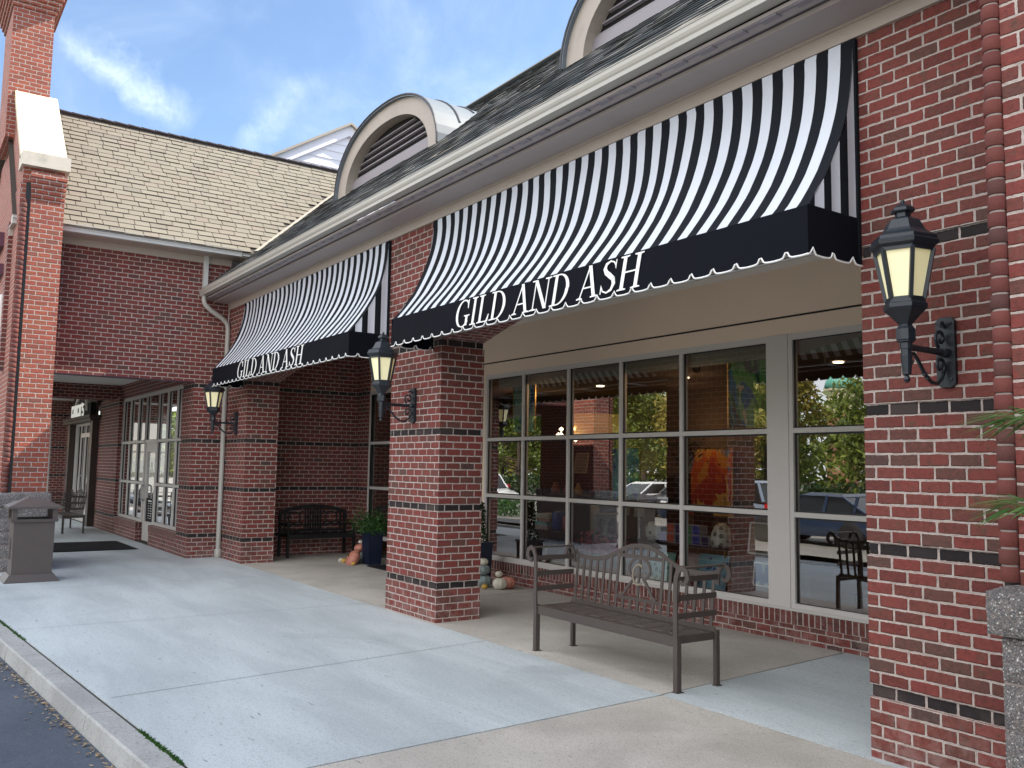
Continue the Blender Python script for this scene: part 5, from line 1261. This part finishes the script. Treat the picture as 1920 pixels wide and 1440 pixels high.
honey('spotted', (.16, .15, .12), (.62, .60, .52)); honey('floral_blue', (.03, .10, .28), (.22, .45, .55)); honey('floral_mint', (.05, .20, .16), (.25, .5, .42)); honey('floral_red', (.30, .06, .06), (.5, .40, .38))
vase(1.36, 3.42, .87, [(.0, 0), (.13, 0), (.145, .05), (.14, .14), (.10, .25), (.06, .29), (.05, .30), (.0, .30)], 'spotted', 'white vase with large grey spots right of the coloured boxes')
vase(.14, 3.42, .87, [(.0, 0), (.10, 0), (.14, .08), (.13, .20), (.09, .25), (.0, .25)], 'spotted', 'white bowl-shaped vase with grey spots at the left of the boxes')
def cushion(x, y, z, w_, h, mat, label, lean=.12):
    mb = MB(); n = 10; base = len(mb.v)
    for sgn in (-1, 1):
        b = len(mb.v)
        for i in range(n + 1):
            for j in range(n + 1):
                u, v = i / n * 2 - 1, j / n * 2 - 1; t_ = .09 * ((1 - u ** 4) * (1 - v ** 4)) ** .6; mb.v.append((x + u * w_ / 2, y + sgn * t_ + lean * (v + 1) / 2, z + (v + 1) / 2 * h))
        for i in range(n):
            for j in range(n): a = b + i * (n + 1) + j; mb.f.append((a, a + n + 1, a + n + 2, a + 1)); mb.uv.append([(0, 0)] * 4); mb.mi.append(0)
    return tag(mb.build('cushion', mat, None, True), label, 'cushion')
cushion(1.38, 3.15, .28, .50, .50, 'floral_blue', 'blue and white speckled cushion under the display table at right')
cushion(.48, 3.15, .28, .44, .46, 'floral_mint', 'mint green speckled cushion behind the bench emblem')
cushion(.95, 3.16, .30, .40, .46, 'floral_red', 'red sprigged cushion between the mint and blue ones')
mb = MB(); mb.leaves(lambda: (-.68 + random.gauss(0, .26), 3.25 + random.gauss(0, .08), .62 + abs(random.gauss(0, .09))), 900, .10); tag(mb.build('feather_cushion', simple('pink_feather', (.55, .16, .20), .9)), 'fluffy pink feather cushion on a stool in the window', 'cushion')
mb = MB(); mb.box(-1.0, -.35, 3.1, 3.6, .05, .60); tag(mb.build('stool', simple('grey_stool', (.17, .16, .17), .8)), 'square grey upholstered stool under the pink cushion', 'stool')
for i in range(6):
    cc = [(.55, .35, .35), (.40, .55, .50), (.2, .45, .5), (.5, .2, .15), (.45, .5, .35), (.6, .58, .5)][i]; x0 = -2.52 + .05 * (i > 2); mb = MB(); mb.box(x0, x0 + .34 - .02 * (i % 3), 3.30, 3.55, .86 + i * .042, .86 + i * .042 + .038)
    tag(mb.build('book', simple('book_%d' % i, cc, .6)), ['cream', 'sage', 'teal', 'rust', 'olive', 'ivory'][i] + ' book, layer %d from the bottom of the book stack in the window' % (i + 1), 'book', 'stack of books')
vase(-2.06, 3.42, .86, [(0, 0), (.05, 0), (.09, .03), (.10, .10), (.10, .26), (.08, .30), (0, .30)], simple('cobalt', (.01, .06, .30), .15), 'cobalt blue glass jar on the left display table')
vase(-1.85, 3.42, .86, [(0, 0), (.05, 0), (.06, .20), (.055, .22), (0, .22)], simple('candy', (.5, .08, .10), .4), 'small red and white jar next to the cobalt jar')
vase(-1.15, 3.42, .86, [(0, 0), (.07, 0), (.07, .5), (.0, .5)], simple('cream_candle', (.40, .36, .24), .5), 'tall cream pillar candle on the middle display table', 'candle', 'candle')
vase(-.90, 3.42, .86, [(0, 0), (.07, 0), (.05, .03), (.03, .06), (.035, .18), (.06, .22), (.17, .30), (.17, .32), (0, .30)], simple('pewter_bowl', (.35, .42, .40), .3, .5), 'footed blue-grey bowl on the middle display table', 'bowl', 'bowl')
for k, x in enumerate((-.52, -.20)):
    vase(x, 3.45, .86, [(0, 0), (.06, 0), (.02, .03), (.035, .06), (.018, .09), (.035, .13), (.018, .17), (.035, .21), (.018, .26), (.05, .30), (0, .31)], simple('mercury', (.55, .53, .5), .2, .7), ['beaded silver candlestick left of centre in the window', 'beaded silver candlestick right of centre in the window'][k], 'candlestick', 'candlestick')
    vase(x, 3.45, 1.17, [(0, 0), (.09, 0), (.07, .14), (.0, .14)], simple('small_shade', (.6, .56, .48), .8), ['small white lampshade on the left silver candlestick', 'small white lampshade on the right silver candlestick'][k], 'lamp_shade', 'lamp shade')
v = vase(.55, 3.55, 1.36, [(0, 0), (.11, 0), (.11, .42), (.10, .44), (0, .44)], simple('black_vase', (.02, .025, .035), .15), 'tall black cylindrical vase holding dark branches')
mb = MB(); mb.box(.25, .95, 3.32, 3.8, 1.33, 1.36); mb.box(.28, .31, 3.4, 3.75, .87, 1.33); mb.box(.89, .92, 3.4, 3.75, .87, 1.33); tag(mb.build('riser', 'darkwood'), 'dark riser table carrying the tall black vase', 'riser')
mb = MB()
for i in range(16):
    a = random.uniform(0, 6.28); s_ = random.uniform(.15, .42); mb.tube([(.55, 3.55, 1.75), (.55 + math.cos(a) * s_ * .4, 3.55 + math.sin(a) * s_ * .3, 1.98), (.55 + math.cos(a) * s_, 3.55 + math.sin(a) * s_ * .6, 2.10 + random.uniform(0, .18))], .005, 4)
mb.leaves(lambda: (.55 + random.gauss(0, .20), 3.55 + random.gauss(0, .12), 2.12 + random.gauss(0, .09)), 260, .06); tag(mb.build('dark_branches', simple('dark_twig', (.025, .015, .012), .8)), 'bouquet of dark leafy branches in the tall black vase', 'branches')
# lacquer wall shelf, framed pictures, chair
u = thing('wall_shelf', 'long dark shelf with small frames deeper in the shop', 'shelf', (-4.5, 5.2, 1.2))
for z in (1.35, 1.75): mb = MB(); mb.box(-4.6, -1.2, 5.0, 5.35, z - .02, z); mb.build('shelf', 'darkwood', u)
for x in (-4.6, -2.9, -1.25): mb = MB(); mb.box(x, x + .04, 5.0, 5.35, .05, 1.75); mb.build('upright', 'darkwood', u)
simple('sepia', (.25, .20, .14), .7); simple('pale_wood_frame', (.50, .36, .20), .5)
art(-3.75, -3.40, 5.1, 1.77, 2.12, 'sepia', 'small pale-framed picture on the upper shelf, left one', .06, 'pale_wood_frame')
art(-1.95, -1.62, 5.1, 1.77, 2.14, 'sepia', 'small pale-framed picture on the upper shelf, right one', .06, 'pale_wood_frame')
for k in range(9):
    x = -4.4 + k * .36 + rb_.uniform(-.05, .05); hgt = rb_.uniform(.12, .30); rr_ = rb_.uniform(.04, .08); mat_n = ['shop_rust', 'shop_red', 'shop_ochre', 'shop_plum'][k % 4]; simple(mat_n, [(.30, .10, .05), (.38, .05, .04), (.45, .26, .08), (.14, .04, .07)][k % 4], .4)
    vase(x, 5.17, 1.35, [(0, 0), (rr_, 0), (rr_ * 1.2, hgt * .4), (rr_ * .5, hgt * .85), (rr_ * .6, hgt), (0, hgt)], mat_n, 'small %s jar on the long dark shelf deeper in the shop' % ['rust', 'red', 'ochre', 'plum'][k % 4])['group'] = 'small jars on the inside shelf'
# pendant lamp with bulbs and shade
pl = thing('pendant_lamp', 'amber drum pendant with six glowing bulbs seen through the glass', 'lamp', (-4.9, 6.6, 2.5))
mb = MB(); mb.lathe([(.62, 2.50), (.62, 2.95)], (-4.9, 6.6, 0), 36); mb.build('shade', emis('amber_shade', (1, .55, .12), .06, (.55, .35, .1)), pl, True)
for i in range(6):
    a = 2 * PI * i / 6; mb = MB(); mb.lathe([(0, -.05), (.05, 0), (0, .05)], (-5.02 + .32 * math.cos(a), 5.9 + .05 * (i % 2), 2.42 + .11 * (i // 2)), 10); mb.build('bulb', 'bulb', pl, True)
mb = MB(); mb.tube([(-4.9, 6.6, 2.95), (-4.9, 6.6, 3.4)], .012); mb.build('rod', 'brass', pl)
# chair and cabinet behind right panel
c_ = thing('chair', 'black slatted chair behind the narrow right-hand window', 'chair', (4.3, 3.5, 0))
mb = MB()
for x in (3.35, 3.8):
    for y in (3.35, 3.8): mb.box(x - .02, x + .02, y - .02, y + .02, .05, .5 if y < 3.5 else 1.05)
mb.build('legs', 'blackmetal', c_); mb = MB(); mb.box(3.33, 3.82, 3.33, 3.82, .48, .52); mb.build('seat', 'blackmetal', c_)
mb = MB()
for k in range(5): mb.box(3.37 + k * .1, 3.39 + k * .1, 3.79, 3.81, .52, 1.03)
for z in (.68, .85, 1.03): mb.box(3.35, 3.8, 3.785, 3.815, z - .015, z + .015)
mb.build('backrest', 'blackmetal', c_)
mb = MB(); mb.box(3.95, 5.5, 3.3, 3.9, .05, .75); tag(mb.build('counter', simple('pale_counter', (.30, .27, .24), .6)), 'pale low counter behind the right-hand window', 'counter')
for k in range(4): mb = MB(); mb.box(3.30 + k * .26, 3.52 + k * .26, 4.2, 4.24, 1.15, 1.38); tag(mb.build('card', simple('card_%d' % (k % 2), [(.6, .6, .58), (.05, .05, .06)][k % 2], .6)), '%s greeting card, place %d from the left on the right-hand shelf' % (['white', 'black'][k % 2], k + 1), 'card', 'greeting cards')
mb = MB(); mb.box(3.1, 4.6, 4.1, 4.4, 1.10, 1.14); mb.box(3.1, 3.14, 4.1, 4.4, .05, 1.1); mb.box(4.56, 4.6, 4.1, 4.4, .05, 1.1); tag(mb.build('card_table', 'darkwood'), 'narrow dark table carrying greeting cards', 'table')
# white cabinet with dark drawers right side pane
mb = MB(); mb.box(1.75, 2.55, 3.15, 3.6, .05, .80); tag(mb.build('console', simple('console_grey', (.16, .155, .16), .5)), 'grey console at the right of the wide window', 'console')
art(2.12, 2.42, 3.12, .50, .76, 'art_blue', 'small turquoise seascape card leaning low at the right of the wide window', .03, 'white')
art(1.98, 2.28, 3.20, .86, 1.22, 'sepia', 'small easel picture above the turquoise card', .05, 'white')

# ================================================================== PALM-LIKE PLANT AT RIGHT EDGE
p = thing('palm_plant', 'spiky green palm leaves poking in at the right edge before the pavilion', 'plant', (7.75, -1.35, 0))
mb = MB(); mb.lathe([(.0, 0), (.16, 0), (.21, .32), (.23, .34), (.23, .38), (.20, .38), (0, .36)], (7.75, -1.35, 0), 24); mb.build('pot', simple('clay', (.10, .09, .085), .7), p, True)
mb = MB(); mb.tube([(7.75, -1.35, .36), (7.76, -1.35, 1.0), (7.75, -1.36, 1.75)], [.05, .04, .035], 8); mb.build('trunk', 'bark', p)
rp = random.Random(4)
for tz_, tilt in ((2.14, -.05), (1.78, .0)):
    for a_ in (150, 180, 205, 20, -30, 300, 80, 240):
        mb = MB(); L_ = .50; d = Vector((math.cos(R(a_)), math.sin(R(a_)), 0)); c0 = Vector((7.75, -1.36, tz_ - .35)); c1 = c0 + d * .30 + Vector((0, 0, .28))
        mb.tube([c0, c0 + d * .15 + Vector((0, 0, .18)), c1], .006, 5)
        for k in range(17):
            ang = -1.15 + 2.3 * k / 16; dd = d.copy(); dd.rotate(Matrix.Rotation(ang * .75, 3, 'Z')); up = Vector((0, 0, .25 * math.cos(ang * 1.3) - .02 + rp.uniform(-.12, .12))); L2 = .36 * rp.uniform(.75, 1.05)
            sd = dd.cross(Vector((0, 0, 1))).normalized() * .011; m1 = c1 + (dd + up).normalized() * L2 * .5; m2 = c1 + (dd + up).normalized() * L2 + Vector((0, 0, -.07)); u = rp.random()
            mb.quad([c1, m1 + sd, m2, m1 - sd], [(u, 0)] * 4)
        mb.build('frond', 'leaf_palm', p)

# ================================================================== ACROSS THE LOT (seen in the glass)
def make_tree(seed, H, W_, leafm, label):
    rnd = random.Random(seed); t = thing('tree', label, 'tree', (0, 0, 0), 'trees across the parking lot'); mb = MB(); mb.tube([(0, 0, 0), (.1, .05, H * .25), (0, .1, H * .5), (.05, 0, H * .8)], [.22, .17, .12, .04], 8); tips = []
    for i in range(11):
        z = H * rnd.uniform(.14, .7); a = rnd.uniform(0, 6.28); r_ = W_ * rnd.uniform(.5, .9) * (1 - .4 * z / H); e = (math.cos(a) * r_, math.sin(a) * r_, z + rnd.uniform(.5, 2)); mb.tube([(0, .05, z), (e[0] * .5, e[1] * .5, z + .4), e], [.08, .05, .02], 5); tips.append(e)
    mb.build('trunk', 'bark', t); mb = MB(); cl = tips + [(rnd.uniform(-.4, .4) * W_, rnd.uniform(-.4, .4) * W_, H * rnd.uniform(.45, .92)) for _ in range(16)]
    for c in cl:
        rr = W_ * rnd.uniform(.22, .40)
        def fn():
            v = Vector((random.gauss(0, 1), random.gauss(0, 1), random.gauss(0, .8))).normalized() * rr * random.uniform(.5, 1.05); return (c[0] + v.x, c[1] + v.y, max(.6, c[2] + v.z))
        mb.leaves(fn, 420, .30)
    mb.build('crown', leafm, t); return t
TL = ['dark green leafy tree across the lot', 'yellow-green autumn tree across the lot', 'tall bright green tree across the lot']
protos = [make_tree(1, 9, 3.4, 'leaf_tree', ''), make_tree(2, 8, 3.2, 'leaf_autumn', ''), make_tree(3, 11, 3.8, 'leaf_tree', '')]
spots = [(-14, -27, 0), (-20, -25, 1), (-27, -30, 2), (-34, -27, 0), (-41, -31, 1), (-48, -28, 0), (-56, -32, 2), (-64, -29, 0), (-17, -34, 2), (-31, -37, 0), (-46, -38, 2), (-72, -34, 1), (-8, -31, 0), (-2, -29, 1), (-23.5, -29, 0), (-37.5, -33, 0), (-52, -35, 1), (-60, -38, 0), (-12, -36, 2), (-26, -26, 1), (-44.5, -27, 0)]
used = set(); SIDE = ['nearest the lot drive', 'beside the parked cars', 'at the far back', 'next to the island', 'behind the white car', 'by the lamp post', 'in the distance']
for i, (x, y, k) in enumerate(spots):
    if k in used: t = copy_tree(protos[k])
    else: t = protos[k]; used.add(k)
    t.location = (x, y, -.15); t.rotation_euler = (0, 0, i * 1.7); t['label'] = TL[k] + ', number %d counting from the right' % (1 + sum(1 for s_ in spots[:i] if s_[2] == k))
mb = MB(); mb.leaves(lambda: (random.uniform(-75, 5), -22.5 + random.gauss(0, .6), random.uniform(-.1, 1.3)), 9000, .32); o = mb.build('hedge', 'leaf_dark'); o['kind'] = 'stuff'
mb = MB(); mb.leaves(lambda: (random.choice((random.uniform(-240, 40), random.uniform(-120, 0))), -46 + random.gauss(0, 2), random.uniform(-.1, 7.4) + random.gauss(0, .5)), 34000, .8); mb.leaves(lambda: (-112 + random.gauss(0, 1.5), random.uniform(-48, 0), random.uniform(-.1, 8.4)), 26000, .8); o = mb.build('woods', 'leaf_tree'); o['kind'] = 'stuff'
mb = MB(); mb.box(-75, 5, -24, -21.5, -.146, -.06); struct(mb.build('verge', simple('grass', (.07, .12, .03), .9)))
mb = MB(); mb.leaves(lambda: (-21 + random.gauss(0, 1.2), -9.6 + random.gauss(0, .25), random.uniform(-.1, .6)), 1500, .14); tag(mb.build('shrub', 'leaf_fern'), 'low bright shrubs on the planted island in the lot', 'shrub')
mb = MB()
for i in range(22): x = -60 + i * 2.8; mb.quad([(x, -19.5, -.1455), (x + .1, -19.5, -.1455), (x + .1, -14.5, -.1455), (x, -14.5, -.1455)])
struct(mb.build('bay_lines', 'line'))
def make_car(label, paintc, suv=True, name='parked_car'):
    c = thing(name, label, 'car', (0, 0, 0), 'cars parked in the lot'); L_ = 4.7; Wd = .93; H = 1.70 if suv else 1.42; belt = 1.02 if suv else .92
    st = [(-2.35, .55, .70), (-2.28, .42, .92), (-1.6, .30, belt), (-.6, .28, belt), (.6, .28, belt - .01), (1.1, .28, belt - .06), (1.9, .30, belt - .16), (2.28, .40, .80), (2.36, .50, .62)]
    mb = MB(); rings = []
    for x, zb_, zt_ in st:
        k = .86 if abs(x) > 2.3 else (.95 if abs(x) > 2.2 else 1.0); w_ = Wd * k
        rings.append([(x, -w_ * .92, zb_), (x, -w_, zb_ + .15), (x, -w_, (zb_ + zt_) / 2 + .05), (x, -w_ * .95, zt_ - .04), (x, -w_ * .84, zt_), (x, w_ * .84, zt_), (x, w_ * .95, zt_ - .04), (x, w_, (zb_ + zt_) / 2 + .05), (x, w_, zb_ + .15), (x, w_ * .92, zb_)])
    for A_, B_ in zip(rings, rings[1:]):
        for i in range(10): j = (i + 1) % 10; mb.quad([A_[i], B_[i], B_[j], A_[j]])
    mb.quad(rings[0]); mb.quad(rings[-1][::-1]); o = mb.build('body', paintc, c); weld(o, 1e-4); auto_smooth(o, 35)
    xa, xb, xc, xd = (-2.15, -1.85, .35, 1.15) if suv else (-1.75, -1.0, .25, 1.1)
    mb = MB(); wb, wt = Wd * .86, Wd * .70
    B0 = [(xa, -wb, belt - .02), (xd, -wb, belt - .04), (xd, wb, belt - .04), (xa, wb, belt - .02)]; T0 = [(xb, -wt, H - .06), (xc, -wt, H - .06), (xc, wt, H - .06), (xb, wt, H - .06)]
    for i in range(4): j = (i + 1) % 4; mb.quad([B0[i], B0[j], T0[j], T0[i]])
    mb.build('window', simple('car_glass', (.01, .013, .016), .06), c)
    mb = MB(); mb.quad([(xb - .04, -wt - .02, H - .07), (xc + .04, -wt - .02, H - .07), (xc, wt + .02, H - .07), (xb - .04, wt + .02, H - .07)]); mb.quad([(xb + .1, -wt * .85, H), (xc - .15, -wt * .85, H), (xc - .15, wt * .85, H), (xb + .1, wt * .85, H)])
    R0 = [(xb - .05, -wt - .03, H - .08), (xc + .05, -wt - .03, H - .08), (xc + .05, wt + .03, H - .08), (xb - .05, wt + .03, H - .08)]; R1 = [(xb + .1, -wt * .85, H), (xc - .15, -wt * .85, H), (xc - .15, wt * .85, H), (xb + .1, wt * .85, H)]
    for i in range(4): j = (i + 1) % 4; mb.quad([R0[i], R0[j], R1[j], R1[i]])
    for sy in (-1, 1):
        for p0, p1 in (((xa, sy * wb, belt), (xb, sy * wt, H - .07)), ((xd, sy * wb, belt - .03), (xc, sy * wt, H - .07)), ((-.5, sy * wb, belt), (-.5, sy * wt, H - .07)), ((-1.45, sy * wb, belt), (-1.45, sy * wt, H - .07))): mb.bar(p0, p1, .08, .05)
    mb.build('roof', paintc, c)
    for x in (-1.4, 1.45):
        for sy in (-1, 1):
            wv = bpy.data.objects.new('wheel', None); col.objects.link(wv); wv.parent = c
            q = MB(); q.lathe([(.20, -.11), (.33, -.11), (.36, -.08), (.36, .08), (.33, .11), (.20, .11)], (0, 0, 0), 24); q.v = [(x + a, sy * (Wd - .10) + z, .36 + b) for a, b, z in q.v]; q.build('tyre', 'rubber', wv, True)
            q = MB(); q.lathe([(0, .09), (.06, .10), (.21, .06), (.21, -.06), (0, -.09)], (0, 0, 0), 10); q.v = [(x + a, sy * (Wd - .10) + z * sy, .36 + b) for a, b, z in q.v]; q.build('rim', 'steel', wv)
    for sy in (-1, 1):
        mb = MB(); mb.box(2.22, 2.37, sy * .55, sy * .84, .62, .74); mb.build('headlight', simple('lens', (.7, .7, .7), .1), c)
        mb = MB(); mb.box(-2.37, -2.25, sy * .66, sy * .88, .74, .98); mb.build('tail_light', simple('tail_red', (.45, .02, .02), .2), c)
    mb = MB(); mb.box(2.30, 2.385, -.4, .4, .48, .62); mb.build('grille', 'black', c)
    return c
cars = [('white', (.75, .75, .74)), ('silver blue', (.20, .25, .32)), ('black', (.02, .035, .07)), ('dark grey', (.06, .065, .07)), ('red', (.30, .02, .02))]
CP = [paint('car_' + n.replace(' ', '_'), c, .18, 2, .02, spec=.8) for n, c in cars]
for m_, (n, c) in zip(CP, cars): M['car_' + n.replace(' ', '_')] = m_
def place(c, x, y, a): c.location = (x, y, -.15); c.rotation_euler = (0, 0, R(a))
place(make_car('white sport utility car with red tail lights, reflected in the left panes', 'car_white'), -27.5, -12.8, 8)
place(make_car('silver blue car reflected in the wide right pane', 'car_silver_blue'), -11.2, -11.9, 178)
place(make_car('dark navy sedan reflected in the narrow right-hand pane', 'car_black', False), -6.2, -10.4, 180)
place(make_car('dark grey car in the back row left of the red one', 'car_dark_grey'), -17.5, -17.0, 92)
place(make_car('red hatchback in the back row of the lot', 'car_red', False), -14.6, -17.1, 88)
place(make_car('white sedan in the back row near the trees', 'car_white', False), -20.4, -17.0, 90)
place(make_car('dark navy sport utility car at the far end of the back row', 'car_black'), -38.5, -17.0, 90)
place(make_car('silver blue sedan in the back row beside the dark utility car', 'car_silver_blue', False), -35.6, -17.1, 91)
place(make_car('white utility car farthest off in the back row', 'car_white'), -44.1, -17.0, 89)
# small cupola tower beyond the trees
tw = thing('cupola_tower', 'pale tower with a rounded green copper cupola beyond the trees', 'tower', (-40, -60, 0))
mb = MB(); mb.box(-41, -39, -61, -59, -.1, 7.2); mb.build('body', simple('tower_brick', (.35, .16, .10), .8), tw)
mb = MB(); mb.lathe([(1.3, 7.2), (1.3, 9.2), (1.5, 9.3), (1.5, 9.5)], (-40, -60, 0), 8); mb.build('lantern_stage', simple('tower_cream', (.62, .55, .36), .7), tw)
mb = MB(); mb.lathe([(1.45, 9.5), (1.35, 10.1), (1.0, 10.7), (.4, 11.1), (.05, 11.4), (.05, 12.2)], (-40, -60, 0), 16); mb.build('dome', simple('verdigris', (.16, .46, .36), .6), tw, True)
